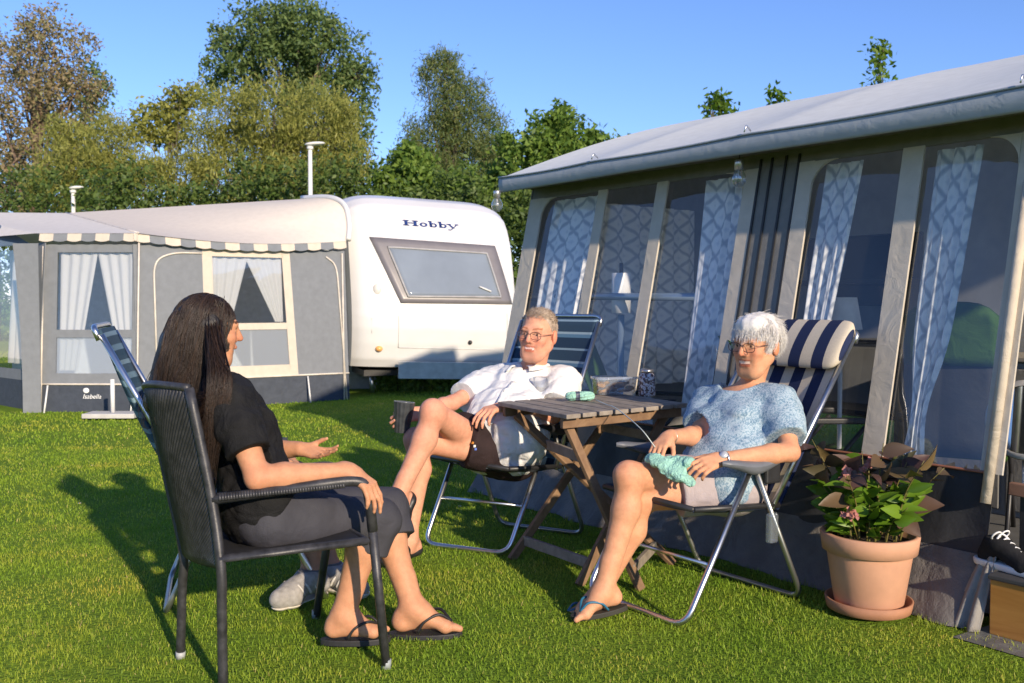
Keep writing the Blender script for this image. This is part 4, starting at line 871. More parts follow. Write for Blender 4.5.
# ---- on the table
TZ = .7505
def ontab(px, py): p = G(px, py, TZ); return p
g = ontab(541, 396); gl = thing('drinking_glass', 'clear water glass on the table in front of the man', 'glass', g)
b = MB(); b.lathe([(0, .001), (.034, .001), (.038, .004), (.043, .098), (.0412, .098), (.0362, .012), (0, .010)], g, n=28); b.build('tumbler', vinyl('clear_glass', (.93, .94, .95), 1.3, 0, .05), gl, True)
g = ontab(614, 394); bx = thing('food_box', 'clear plastic food box with biscuits on the table', 'food box', g)
dx, dy = nz(A3(.97, .22, 0)), nz(A3(-.22, .97, 0)); M_pl = vinyl('clear_box', (.88, .89, .90), 1.6, .15, .22)
def rbox(u, v):
    a = 2*math.pi*u; e = lambda q, k: math.copysign(abs(q)**k, q); s = .92+.08*v; return g+dx*.110*s*e(math.cos(a), .4)+dy*.07*s*e(math.sin(a), .4)+Z3*(.002+.083*v)
b = MB(); b.grid(rbox, 48, 4); b.build('box', M_pl, bx, True)
def rlid(u, v): a = 2*math.pi*u; e = lambda q, k: math.copysign(abs(q)**k, q); s = (1.05, 1.05, .98, 0)[v]; return g+dx*.110*s*e(math.cos(a), .4)+dy*.07*s*e(math.sin(a), .4)+Z3*((.080, .092, .093, .093)[v])
b = MB(); b.grid(lambda u, v: rlid(u, round(v*3)), 48, 3); b.build('lid', vinyl('lid_plastic', (.8, .82, .85), 1.5, .1, .35), bx, True)
M_bis = mat('biscuit', (.52, .27, .09), .8, 0, .3, 60, .4, 120)
for k in range(16):
    q = g+dx*((k % 5)-2)*.036+dy*((k//5) % 3-1)*.036+Z3*(.012+.016*(k % 3)); b = MB(); b.lathe([(0, 0), (.022, .001), (.026, .006), (.022, .012), (0, .015)], q, nz(rng.normal(size=3)*.3+Z3), 14)
    tag(b.build('biscuit', M_bis, None, True), 'round golden biscuit inside the clear food box', 'biscuit', 'biscuits in the food box')
g = ontab(647, 396); jr = thing('jar', 'glass jar with a mottled brown and white wrapper on the table', 'jar', g)
m, nt, bb = newmat('mottled_wrap'); vv = mapnode(nt); nt.links.new(ramp(nt, noise(nt, vv, 70, 2, .5, .6), [(.36, (.05, .035, .05)), (.47, (.16, .09, .08)), (.54, (.62, .60, .62)), (.7, (.30, .24, .26))]), bb.inputs['Base Color']); bb.inputs['Roughness'].default_value = .25
b = MB(); b.lathe([(0, 0), (.038, 0), (.042, .006), (.043, .02), (.040, .075), (.041, .095), (.034, .112), (.030, .118), (0, .119)], g, n=28); b.build('jar_body', m, jr, True)
b = MB(); b.lathe([(.031, .118), (.033, .119), (.033, .134), (.028, .137), (0, .137)], g, n=24); b.build('lid', mat('tin_lid', (.5, .48, .46), .3, .9), jr, True)
M_teal = cloth('mint_yarn', (.33, .60, .49), .18, 900, .6, .9, 0, 60)
g = ontab(580, 401); sk = thing('yarn_skein', 'mint green yarn skein with a dark paper band on the table', 'yarn', g); ax_ = nz(dx*.9-dy*.15); ay_ = np.cross(Z3, ax_)
def skf(u, v):
    a = 2*math.pi*v; x = (2*u-1)*.072; r = .026*math.sqrt(max(0, 1-abs(2*u-1)**4))*(1-.18*math.exp(-((u-.42)/.12)**2))+.0022*math.sin(7*a+u*9); return g+Z3*.024+ax_*x+ay_*1.15*r*math.cos(a)+Z3*.88*r*math.sin(a)
b = MB(); b.grid(skf, 36, 42); b.build('yarn', M_teal, sk, True)
b = MB(); b.grid(lambda u, v: skf(.35+.13*u, v)+(skf(.35+.13*u, v)-(g+Z3*.024+ax_*(2*(.35+.13*u)-1)*.072))*.10, 4, 36); b.build('paper_band', mat('band', (.06, .07, .11), .5, 0, .5, 40), sk, True)
# ================================================================== flower pot
M_terra = mat('terracotta', (.56, .30, .185), .78, 0, .10, 7, .12, 50); PC = A3(1.405, 3.70, -.034)
pv = thing('paving_block', 'grey concrete block beside the flowerpot saucer', 'block', A3(1.63, 3.80, 0))
b = MB(); b.box(A3(1.63, 3.80, .022), (TU, TN, Z3), (.17, .17, .045)); b.build('block', mat('concrete', (.36, .34, .31), .85, 0, .12, 14, .3, 60), pv, bevel=.006)
sc = thing('saucer', 'terracotta saucer under the flowerpot on the grass', 'saucer', PC)
b = MB(); b.lathe([(0, .046), (.135, .046), (.158, .056), (.166, .095), (.158, .097), (.148, .066), (0, .060)], PC, n=48); b.build('dish', mat('terracotta_dark', (.36, .17, .095), .75, 0, .15, 9, .1, 60), sc, True)
pt = thing('flowerpot', 'large terracotta flowerpot standing by the awning wall', 'flowerpot', PC)
b = MB(); b.lathe([(0, .062), (.122, .062), (.128, .068), (.160, .275), (.162, .285), (.178, .287), (.186, .350), (.182, .356), (.165, .356), (.160, .30), (.0, .30)], PC, n=56); b.build('pot', M_terra, pt, True)
b = MB(); b.lathe([(0, .335), (.08, .333), (.163, .322)], PC, n=24); b.build('soil', mat('soil', (.035, .024, .016), .95, 0, .5, 40, .9, 60, .02), pt, True)
M_lg = leafmat('green_leaf', [(.10, .20, .015), (.16, .27, .02), (.07, .15, .012)], .3, .4); M_lp = leafmat('plum_leaf', [(.075, .042, .038), (.10, .055, .045), (.15, .11, .04), (.06, .036, .038), (.09, .10, .03)], .15, .4)
plant = thing('plant', 'potted plant with plum and green leaves and small pink flowers', 'plant', PC+Z3*.33)
def leaf(b, base, d, n, ln, wd, curl=.3):
    d = nz(d); n = nz(np.array(n)-d*(np.array(n)@d)); s = np.cross(d, n); rows = []
    for i in range(6):
        t = i/5; w_ = wd*math.sin(math.pi*min(.985, .06+.92*t)**.8); c = base+d*ln*t-n*curl*ln*t*t*.6; rows.append((c-s*w_*.5+n*w_*.22, c, c+s*w_*.5+n*w_*.22))
    vs = [q for r in rows for q in r]; fs = []
    for i in range(5): fs += [(i*3, i*3+1, i*3+4, i*3+3), (i*3+1, i*3+2, i*3+5, i*3+4)]
    b.add(vs, fs)
stm, grn, plm, flo = MB(), MB(), MB(), MB(); pr_ = np.random.default_rng(3)
for k in range(34):
    a = k*2.399; rad = .03+.09*math.sqrt(k/34); base = PC+A3(math.cos(a)*rad, math.sin(a)*rad, .325); h = pr_.uniform(.13, .38)*(1.1 if k % 3 else .8); out = A3(math.cos(a), math.sin(a), 0)*pr_.uniform(.04, .13)*(.5+k/34)
    top = base+out+Z3*h; path = smoothpath([base, base+out*.3+Z3*h*.55, top], 5); stm.tube(path, [.0045-.003*i/(len(path)-1) for i in range(len(path))], 5)
    for j in range(7):
        t = .30+.70*j/6; p = path[int(t*(len(path)-1))]; aa = a+j*2.3+pr_.uniform(-.4, .4); d = A3(math.cos(aa), math.sin(aa), pr_.uniform(-.1, .8)); hi = p[2] > .52
        if not hi or (k % 4 == 0 and pr_.random() < .4): leaf(grn, p, d, Z3*.5+A3(-.3, -.7, 0)+pr_.normal(size=3)*.5, pr_.uniform(.07, .11), pr_.uniform(.035, .055), pr_.uniform(.1, .7))
        else: leaf(plm, p, d, Z3*.4+A3(-.3, -.7, 0)+pr_.normal(size=3)*.6, pr_.uniform(.085, .14), pr_.uniform(.05, .08), pr_.uniform(-.1, .8))
for k in range(30):
    a = pr_.uniform(0, 6.28); r_ = pr_.uniform(.10, .19); leaf(grn, PC+A3(math.cos(a)*r_*.6, math.sin(a)*r_*.6, pr_.uniform(.34, .43)), A3(math.cos(a), math.sin(a), pr_.uniform(.1, .7)), Z3*.7+A3(-.2, -.6, 0), pr_.uniform(.06, .10), pr_.uniform(.035, .05), .15)
for q, d, ln, wd in ((PC+A3(.10, -.06, .47), A3(.8, -.4, .15), .15, .085), (PC+A3(.06, -.10, .45), A3(.5, -.5, -.5), .12, .08), (PC+A3(-.05, -.05, .55), A3(-.6, -.4, .1), .15, .08), (PC+A3(.05, 0, .56), A3(.6, -.2, .7), .17, .055), (PC+A3(-.12, -.1, .50), A3(-.8, -.3, .0), .13, .07)): leaf(plm, q, d, A3(-.3, -.8, .6), ln, wd, .2)
for cx in (A3(-.11, -.06, .61), A3(-.03, -.06, .62), A3(-.13, -.15, .46)):
    for k in range(9):
        q = PC+cx+pr_.normal(size=3)*A3(.016, .016, .012)
        for j in range(4): aa = j*1.57+k; nn_ = nz(A3(-.3, -.8, .5)+pr_.normal(size=3)*.5); e1 = nz(np.cross(nn_, Z3)); e2 = np.cross(nn_, e1); leaf(flo, q, e1*math.cos(aa)+e2*math.sin(aa), nn_, .017, .015, .2)
    stm.tube([PC+cx*A3(.6, .6, .75), PC+cx], .0028, 5)
stm.build('stem', mat('plant_stem', (.14, .12, .03), .6), plant, True); grn.build('foliage', M_lg, plant, True); o = plm.build('upper_foliage', M_lp, plant, True); o['label'] = 'plum coloured upper leaves'
flo.build('blossom', leafmat('pink_petal', [(.42, .12, .12), (.52, .24, .20), (.36, .13, .10)], .2), plant, True)
# ================================================================== people
def person(label, loc): return thing('person', label, 'person', A3(*loc))
def bodyparts(J, H, arms, legs, sw=1, bust=0, belly=0, neckr=.054, thin=1.0):
    """adds of one continuous body"""
    A = torso(J, sw, belly, bust)
    nb = J['sc']+J['up']*.045-J['f']*.015
    A += [cap(nb, H.p(-.022, 0, -.06), neckr*1.12, neckr, .035)]
    for s in 'LR':
        sh, e, w_ = J['s'+s], J['e'+s], J['w'+s]
        A += limb(sh, e, .049*thin, .047*thin, .039*thin, .35) + limb(e, w_, .041*thin, .042*thin, .0275*thin, .28, k=.018)
        h, k, a = J['h'+s], J['k'+s], J['a'+s]
        A += limb(h, k, .088*thin, .082*thin, .056*thin, .3, k=.03); kd = nz(k-h); sd = nz(a-k)
        calf = nz(-kd-sd*(-kd@sd)); A += [cap(k, k, .054*thin, k=.03), ell(k+kd*.018-sd*.005, A3(.046, .042, .046)*thin, k=.02)]
        A += limb(k, a, .053*thin, .057*thin, .037*thin, .30, calf*.022, .03); A += [cap(a-sd*.10, a, .037*thin, .034*thin, .02)]
    return A
def basetint(V, J, sole=None):
    T_ = np.ones((len(V), 3))
    for s in 'LR':
        for key, r in (('k', .07), ('e', .06)):
            d = np.linalg.norm(V-J[key+s], axis=1); T_ *= 1-np.exp(-(d/r)**2)[:, None]*np.array([.0, .10, .10])
    return T_
def glasses(H, par, col):
    m_ = mat('spectacle_frame', col, .25, .6, 0); b = MB()
    for q in (-1, 1):
        pts = []
        for k in range(22):
            a = 2*math.pi*k/22; e = lambda v: math.copysign(abs(v)**.7, v); pts.append(H.p(.109-.020*(.023*e(math.cos(a)))**2*400*0-(.010 if False else 0)-.25*max(0, q*(q*.034+.026*e(math.cos(a))*q)-.03)**1*.5, q*.034+.026*e(math.cos(a)), .006+.0175*e(math.sin(a))))
        b.tube(pts, .0015*H.hs, 5, closed=True)
        b.tube([H.p(.100, q*.060, .014), H.p(.085, q*.071, .014), H.p(.02, q*.082, .013), H.p(-.012, q*.084, .004)], .0016, 5)
    b.tube([H.p(.109, -.009, .011), H.p(.113, 0, .014), H.p(.109, .009, .011)], .0015, 5); g = b.build('spectacles', m_, par, True)
    for q in (-1, 1):
        b = MB(); b.poly([H.p(.1085-.12*max(0, abs(q*.034+.024*math.cos(a))-.03)*.5, q*.034+.024*math.cos(a), .006+.016*math.sin(a)) for a in np.linspace(0, 6.283, 21)[:-1]]); b.build('lens', vinyl('lens_glass', (.93, .94, .95), .6, 0), g)
def scalp(H, n, region, r, seed):
    """points on the skull with outward normals, kept where region(local) holds"""
    g = np.random.default_rng(seed); out = []
    while len(out) < n:
        d = nz(g.normal(size=3)); q = A3(-.012, 0, .035)+d*np.array(r)
        if region(q): out.append((q, nz(d/np.array(r))))
    return out
def shorthair(H, par, name, m, n, region, r, length, comb, seed, rad=.0011, lift=.35, jit=.22):
    g = np.random.default_rng(seed); paths = []
    for q, nn in scalp(H, n, region, r, seed):
        t = np.array(comb(q)); t = t-nn*(t@nn); t = nz(t+g.normal(size=3)*jit); L = length(q)*g.uniform(.7, 1.2); pts = []
        p = q.copy()
        for k in range(5):
            pts.append(H.p(*p)); dd = nz(t*(1-lift*(1-k/4))+nn*lift*(1-k/4)+A3(0, 0, -.15*k/4)); p = p+dd*L/4
            s = (p-A3(-.012, 0, .035))/np.array(r); ln = np.linalg.norm(s)
            if ln < 1.02: p = A3(-.012, 0, .035)+s/ln*1.03*np.array(r)
        paths.append(pts)
    return strands(name, m, par, paths, rad*H.hs, rad*.3)
def hairmat(name, cols, rough=.4):
    m, nt, b = newmat(name); g = nt.nodes.new('ShaderNodeNewGeometry'); nt.links.new(ramp(nt, g.outputs['Random Per Island'], [(k/(len(cols)-1), c) for k, c in enumerate(cols)]), b.inputs['Base Color'])
    b.inputs['Roughness'].default_value = rough; b.inputs['Specular IOR Level'].default_value = .45; return m
# ------------------------------------------------------------------ white-haired woman
def woman_right():
    r = person('smiling white-haired woman in glasses and mottled blue top crocheting in the striped recliner', (.86, 3.88, 0))
    J = dict(hL=A3(.90, 3.83, .475), hR=A3(.84, 3.95, .475), sL=P(781, 404, 3.92), sR=P(708, 403, 4.18), eL=P(790, 452, 3.76), wL=P(722, 459, 3.66), eR=P(699, 436, 4.0), wR=P(668, 437, 3.80),
             kR=P(629, 476, 3.72), aR=P(604, 588, 3.68), kL=P(640, 498, 3.80), aL=P(597, 598, 3.80))
    H = Head(P(757, 346, 4.00), (-.74, -.66, -.08), (.12, .06, 1), 1.04)
    A = bodyparts(J, H, 0, 0, .90, .050, .015, .046, .93)+H.adds(.95)
    A += hand(J['wL'], P(700, 466, 3.60)-J['wL'], A3(-.25, -.75, .6), (.5, .55, .6, .65), .55, .94, True)
    A += hand(J['wR'], P(656, 449, 3.72)-J['wR'], A3(-.5, -.65, .45), (.55, .6, .6, .65), .55, .94, False)
    fd = nz((-.93, -.36, -.05)); A += foot(J['aL'], nz((-.93, -.36, 0)), Z3, .92, True)+foot(J['aR'], nz((-.90, -.38, -.24)), nz((-.22, -.1, 1)), .92, False)
    V, F = sculpt(A+H.eyes(), .0046, H.subs(.0095, .025)); T_ = H.tint(V, basetint(V, J), (.80, .50, .46), (.75, .66, .6), True, .0095, .025)
    fastmesh('body', V, F, skinmat('tanned_skin_a', (.64, .33, .19)), r, True, T_)
    M_top = newtop(); f, up, l = J['f'], J['up'], J['l']
    sh = torso(J, .95, .015, .052)
    for s in 'LR': sh += limb(J['s'+s], J['s'+s]+(J['e'+s]-J['s'+s])*.80, .054, .058, .064, .4, k=.04)
    sh += [cap(J['hc']+f*.06-up*.03+l*q*.07, J['hc']+f*.03+up*.12+l*q*.08, .085, .08, .05) for q in (-1, 1)]
    dl, dr = nz(J['eL']-J['sL']), nz(J['eR']-J['sR']); nc = H.p(-.02, 0, -.12)
    ng = J['sc']+up*.082+f*.085
    def neckhole(X, Y, Z): q0, q1, q2 = X-ng[0], Y-ng[1], Z-ng[2]; a = q0*l[0]+q1*l[1]+q2*l[2]; b_ = q0*up[0]+q1*up[1]+q2*up[2]; return np.sqrt((a/.098)**2+(b_/.072)**2)*.07-.07
    def sleeves(X, Y, Z):
        o = None
        for s, d in (('L', dl), ('R', dr)):
            q = J['s'+s]+d*np.linalg.norm(J['e'+s]-J['s'+s])*.74; ax = (X-q[0])*d[0]+(Y-q[1])*d[1]+(Z-q[2])*d[2]; rad = np.sqrt(np.maximum(0, (X-q[0])**2+(Y-q[1])**2+(Z-q[2])**2-ax**2)); v = np.maximum(np.maximum(-ax, ax-.12), rad-.088); o = v if o is None else np.minimum(o, v)
        return o
    V, F = sculpt(sh, .006, disp=wrinkles(4, .0052, (.05, .15), 12), inf=.012, holes=(neckhole, sleeves)); fastmesh('top', V, F, M_top, r)
    so_ = [cap(J['h'+s], J['h'+s]+(J['k'+s]-J['h'+s])*.56, .098, .085, .03) for s in 'LR']+[ell(J['hc'], (.13, .175, .12), (f, l, up), .04)]
    V, F = sculpt(so_, .006, disp=wrinkles(9, .003, (.05, .13)), inf=.008, holes=(cuffs([(J['h'+s]+(J['k'+s]-J['h'+s])*.60, J['k'+s]-J['h'+s], .125, .16) for s in 'LR']),)); fastmesh('shorts', V, F, cloth('lilac_cotton', (.40, .345, .35), .06, 900, .4), r)
    glasses(H, r, (.05, .04, .05))
    hm = hairmat('white_hair', [(.66, .63, .60), (.80, .78, .76), (.72, .70, .68)], .45)
    reg = lambda q: (q[2] > .068 or q[0] < .030) and q[2] > -.03-(.045 if q[0] < -.045 else 0) and not (abs(q[1]) > .06 and -.03 < q[0] < .03 and q[2] < .012)
    hs_ = [H.E(-.016, 0, .047, (.102, .086, .089), .02), H.E(.035, 0, .088, (.058, .066, .042), .02), H.E(-.05, 0, -.0, (.068, .072, .065), .02)]
    V, F = sculpt(hs_, .006, disp=lambda X, Y, Z: .003*np.sin(X*90+Z*60)*np.sin(Y*110+Z*40)); cap_ = fastmesh('hair', V, F, mat('white_hair_base', (.66, .64, .62), .6, 0, .1, 60, .6, 90), r)
    shorthair(H, cap_, 'strand_layer', hm, 4200, lambda q: (q[2] > .060 or q[0] < .035) and q[2] > -.045+.6*max(0, q[0]+.05), (.106, .090, .094), lambda q: (.042 if q[0] > .03 else .05) if q[2] > .02 else .035, lambda q: (.9 if q[0] > -.02 else -.5, .6*q[1]/.08+.25, -.8+(.5 if q[2] > .1 else 0)), 5, .0009, .05, .13)
    # sandals
    for s, d, u_ in (('L', nz((-.93, -.36, 0)), Z3), ('R', nz((-.90, -.38, -.24)), nz((-.22, -.1, 1)))):
        sandal(J['a'+s], d, u_, .92, s == 'L', r, mat('sandal_sole', (.03, .028, .022), .7), mat('teal_strap', (.02, .13, .22), .5), nz((-.95, -.28, -.10)) if s == 'R' else None)
    # watch and ring
    b = MB(); d = nz(J['eL']-J['wL']); c = J['wL']+d*.012; x = nz(np.cross(d, Z3)); y = np.cross(d, x)
    b.tube([c+(x*math.cos(a)*.031+y*math.sin(a)*.027) for a in np.linspace(0, 6.283, 25)[:-1]], .006, 6, closed=True); wt = b.build('watch', mat('steel', (.6, .6, .6), .25, .9), r, True)
    b = MB(); up_ = nz(A3(-.3, -.75, .6)); b.lathe([(0, -.002), (.016, -.002), (.016, .006), (0, .007)], c+up_*.030, up_, 18); b.build('dial', mat('dial', (.65, .66, .66), .2, .4), wt, True)
    b = MB(); d = nz(J['eR']-J['wR']); c = J['wR']+d*.02; x = nz(np.cross(d, Z3)); y = np.cross(d, x); b.tube([c+(x*math.cos(a)*.031+y*math.sin(a)*.028) for a in np.linspace(0, 6.283, 25)[:-1]], .0022, 6, closed=True); b.build('bracelet', mat('bracelet', (.6, .5, .38), .3, .7), r, True)
    # crochet in her lap, a thing of its own
    FL = (nz((-.35, -.45, .8)), 1.7); cw = [cap(P(655, 459, 3.70), P(678, 474, 3.64), .026, .030, .015, FL), cap(P(670, 460, 3.70), P(688, 462, 3.64), .020, .022, .015, FL), cap(P(678, 474, 3.63), P(692, 483, 3.60), .022, .012, .015, FL), cap(P(652, 458, 3.72), P(662, 462, 3.68), .024, .022, .015, FL)]
    V, F = sculpt(cw, .0042, disp=wrinkles(21, .007, (.02, .05), 9)); tag(fastmesh('crochet', V, F, M_teal, None), 'mint green crochet work held in the white-haired woman\'s lap', 'crochet')
    b = MB(); g = G(596, 402, TZ); e = TT(.30, -.004, .755); b.tube(smoothpath([g+Z3*.01, g*.5+e*.5+Z3*.004, e, P(640, 428, 3.78), P(655, 447, 3.70)], 8), .0022, 5)
    tag(b.build('yarn_strand', mat('pale_yarn', (.55, .60, .55), .9), None, True), 'thin pale yarn strand running from the table edge to the crochet work', 'yarn')
def newtop():
    m, nt, b = newmat('mottled_blue_knit'); v = mapnode(nt, 'Object', (1, 1, .7)); n = noise(nt, v, 150, 4, .65, .6); n2 = noise(nt, mapnode(nt), 16, 3, .5, 1)
    n3 = math_(nt, 'ADD', math_(nt, 'MULTIPLY', n, .75), math_(nt, 'MULTIPLY', n2, .25))
    cc = ramp(nt, n3, [(.36, (.12, .20, .28)), (.46, (.19, .30, .40)), (.55, (.43, .52, .58)), (.64, (.26, .38, .47))]); nt.links.new(cc, b.inputs['Base Color']); b.inputs['Roughness'].default_value = .85; b.inputs['Specular IOR Level'].default_value = .2
    bumpn(nt, b, n, .4, .006); return m
def sandal(an, d, up, size, left, par, msole, mstrap, ds=None):
    d = nz(d); up = nz(np.array(up)-d*(np.array(up)@d)); sd = np.cross(d, up)*(1 if left else -1); z = size; ball = an+d*.115*z-up*.066*z; base = an-up*.088*z
    d2 = d if ds is None else nz(ds); b = MB(); n = 26; top = []; 
    for k in range(n):
        t = k/n*2*math.pi; a = math.cos(t); wv_ = (.044+.006*a)*z; x = (.045+.128*a)*z; top.append(base+d2*x+sd*(math.sin(t)*wv_+.004))
    b.prism([q-up*.022*z for q in top], up*.022*z); s = b.build('sandal', msole, par, False, .003)
    toe = ball+d*.020*z+sd*.016*z+up*.016*z
    b = MB()
    for q in (-1, 1): b.tube(smoothpath([toe, toe-d*.04*z+sd*q*.030*z+up*.028*z-sd*.016*z, an+d*.045*z+sd*q*.043*z-up*.040*z, an+d*.02*z+sd*q*.042*z-up*.078*z], 6), [.0052*z]*19, 6)
    b.build('strap', mstrap, s, True)
# ------------------------------------------------------------------ man
def man():
    r = person('man in glasses, white shirt and dark shorts, legs crossed, holding a mug', (-.06, 4.75, 0))
    J = dict(hL=A3(.015, 4.69, .47), hR=A3(-.13, 4.80, .47), sL=P(566, 382, 4.90), sR=P(489, 383, 5.03), eR=P(452, 403, 4.80), wR=P(420, 413, 4.62), eL=P(553, 416, 4.72), wL=P(503, 407, 4.60),
             kR=P(433, 412, 4.38), aR=P(396, 500, 4.30), kL=P(417, 440, 4.54), aL=P(409, 537, 4.47))
    H = Head(P(538, 335, 4.86), (-.42, -.90, -.04), (.12, .0, 1), 1.08)
    A = bodyparts(J, H, 0, 0, 1.06, 0, .045, .060, .95)+H.adds(1.06)
    A += hand(J['wL'], P(480, 412, 4.50)-J['wL'], A3(-.2, -.35, .9), (.3, .35, .4, .45), .5, 1.04, True, .16, base=.3)
    A += hand(J['wR'], P(404, 415, 4.55)-J['wR'], A3(.5, -.7, .45), (.65, .7, .75, .8), .5, 1.04, False, .06, tdir=(-.6, .1, .75))
    A += foot(J['aL'], nz((-.55, -.83, 0)), Z3, 1.05, True)+foot(J['aR'], nz((-.15, -.62, -.72)), nz((-.55, -.5, .62)), 1.05, False)
    V, F = sculpt(A+H.eyes(), .0048, H.subs(.0085, .024)); T_ = H.tint(V, basetint(V, J), (.85, .52, .48), (.62, .50, .40), True, .0085, .024)
    q = H.loc(V); m_ = (q[:, 0] > .04) & (q[:, 2] < -.035) & (q[:, 2] > -.13) & (np.abs(q[:, 1]) < .06) & (np.abs(q[:, 2]+.058) > .014); T_[m_] *= (.93, .95, 1.0)
    fastmesh('body', V, F, skinmat('ruddy_skin', (.68, .345, .225)), r, True, T_)
    f, up, l = J['f'], J['up'], J['l']; M_shirt = cloth('white_shirt', (.80, .80, .79), .03, 900, .55, .8, .08, 10)
    sh = torso(J, 1.09, .05); sh += [cap(J['hc']+l*q*.07+f*.07, J['hc']+l*q*.09+up*.14+f*.05, .12, .12, .05) for q in (-1, 1)]+[cap(P(508, 430, 4.62), P(528, 440, 4.64), .06, .08, .05)]
    for s in 'LR': sh += limb(J['s'+s], J['s'+s]+(J['e'+s]-J['s'+s])*.72, .058, .062, .066, .4, k=.04)
    dl, dr = nz(J['eL']-J['sL']), nz(J['eR']-J['sR'])
    def sleeves(X, Y, Z):
        o = None
        for s, d in (('L', dl), ('R', dr)):
            q = J['s'+s]+d*np.linalg.norm(J['e'+s]-J['s'+s])*.70; ax = (X-q[0])*d[0]+(Y-q[1])*d[1]+(Z-q[2])*d[2]; rad = np.sqrt(np.maximum(0, (X-q[0])**2+(Y-q[1])**2+(Z-q[2])**2-ax**2)); v = np.maximum(np.maximum(-ax, ax-.12), rad-.088); o = v if o is None else np.minimum(o, v)
        return o
    hf = nz(H.f*A3(1, 1, 0)*.55+f*.45); ng = J['sc']+up*.075+f*.12; 
    def neckhole(X, Y, Z):       # a V that opens to the front
        q0, q1, q2 = X-ng[0], Y-ng[1], Z-ng[2]; a = np.abs(q0*l[0]+q1*l[1]+q2*l[2]); b_ = q0*up[0]+q1*up[1]+q2*up[2]; c = q0*f[0]+q1*f[1]+q2*f[2]
        return np.maximum((a-.036-.45*b_)*.9, np.maximum(-.085-b_, -.13-c))
    V, F = sculpt(sh, .006, disp=wrinkles(14, .0068, (.05, .17), 12), inf=.014, holes=(neckhole, sleeves)); shirt = fastmesh('shirt', V, F, M_shirt, r)
    # collar leaves
    for q in (-1, 1):
        b = MB(); c0 = J['sc']+up*.105-f*.05; c1 = J['sc']+up*.10+l*q*.075+f*.015; c2 = J['sc']+up*.015+l*q*.030+f*.128
        def cf(u, v):
            p = bez(c0, c1+l*q*.01, c2, u); return p+(l*q*.030+f*.012*u-up*.040)*v+up*.012*math.sin(3.14*v)+f*.010
        b.grid(cf, 10, 4); b.build('collar', M_shirt, shirt, True, solid=.004)
    from mathutils.bvhtree import BVHTree
    tree_ = BVHTree.FromPolygons(V.tolist(), F.tolist())
    def onto(p, d):
        h_ = tree_.ray_cast(Vector(p), Vector(d), 2.0); return np.array(h_[0]) if h_[0] is not None else None
    rows = []
    for k in range(22):
        q = [onto(J['sc']-up*(.085+.014*k)+l*s_*.013+f*.6, -f) for s_ in (-1, 0, 1)]
        if all(x is not None for x in q): rows.append([x+f*.0035 for x in q])
    if len(rows) > 3:
        b = MB(); vs = [x for r_ in rows for x in r_]; b.add(vs, [(3*i+j, 3*i+j+1, 3*i+j+4, 3*i+j+3) for i in range(len(rows)-1) for j in (0, 1)]); pk = b.build('placket', M_shirt, shirt, True, solid=.004)
        for i in range(2, len(rows), 5): b = MB(); b.lathe([(0, .001), (.0055, .001), (.005, .003), (0, .003)], rows[i][1]+f*.002, f, 10); b.build('button', mat('pearl_button', (.55, .55, .53), .3, 0, 0), pk, True)
    so_ = [cap(J['h'+s], J['h'+s]+(J['k'+s]-J['h'+s])*.50, .105, .092, .03) for s in 'LR']+[ell(J['hc'], (.14, .18, .12), (f, l, up), .04)]
    V, F = sculpt(so_, .006, disp=wrinkles(19, .003, (.05, .14)), inf=.010, holes=(cuffs([(J['h'+s]+(J['k'+s]-J['h'+s])*.52, J['k'+s]-J['h'+s], .125, .16) for s in 'LR']),)); so2 = fastmesh('shorts', V, F, cloth('dark_brown_cotton', (.030, .019, .020), .2, 900, .4), r)
    t2 = BVHTree.FromPolygons(V.tolist(), F.tolist()); b3 = [MB(), MB(), MB()]
    for k, (px, py) in enumerate(((473, 443), (474.5, 446), (475.5, 449))):
        dv = P(px, py, 4.5)-CAM; dv = nz(dv); h_ = t2.ray_cast(Vector(CAM), Vector(dv), 9.0)
        if h_[0] is not None: c_ = np.array(h_[0]); n_ = np.array(h_[1]); n_ = n_ if n_@dv < 0 else -n_; e1 = nz(np.cross(n_, Z3)); e2 = np.cross(n_, e1); b3[k].box(c_+n_*.002, (e1, e2, n_), (.011, .011, .003)); b3[k].build('emblem', mat('emblem_%d' % k, ((.7, .3, .05), (.7, .7, .7), (.08, .15, .5))[k], .7, 0, 0), so2)
    glasses(H, r, (.10, .06, .06))
    hm = hairmat('fair_hair', [(.42, .30, .21), (.56, .46, .37), (.49, .38, .29), (.62, .56, .50)], .45)
    reg = lambda q: (q[2] > .088-.10*abs(q[1]) or q[0] < .018) and q[2] > -.02-(.05 if q[0] < -.05 else 0)+(.03 if q[0] > -.03 else 0) and q[0] < .075 and not (abs(q[1]) > .055 and -.035 < q[0] < .035 and q[2] < .035)
    V, F = sculpt([H.E(-.016, 0, .043, (.099, .079, .086), .02)], .005, disp=lambda X, Y, Z: .002*np.sin(X*120+Z*90)*np.sin(Y*130), clip=[(H.p(.045, 0, .085), nz(H.f*.86-H.u*.36)), (H.p(-.02, 0, -.02), nz(-H.u*.8+H.f*.6))]); hb = fastmesh('hair', V, F, mat('fair_hair_base', (.42, .33, .25), .7, 0, .2, 60, .6, 100), r)
    shorthair(H, hb, 'strand_layer', hm, 3600, reg, (.100, .079, .089), lambda q: .022 if q[2] > .06 else .013, lambda q: (.7, .25*q[1]/.08+.2, .5 if q[2] > .06 else -.8), 6, .0009, .4)
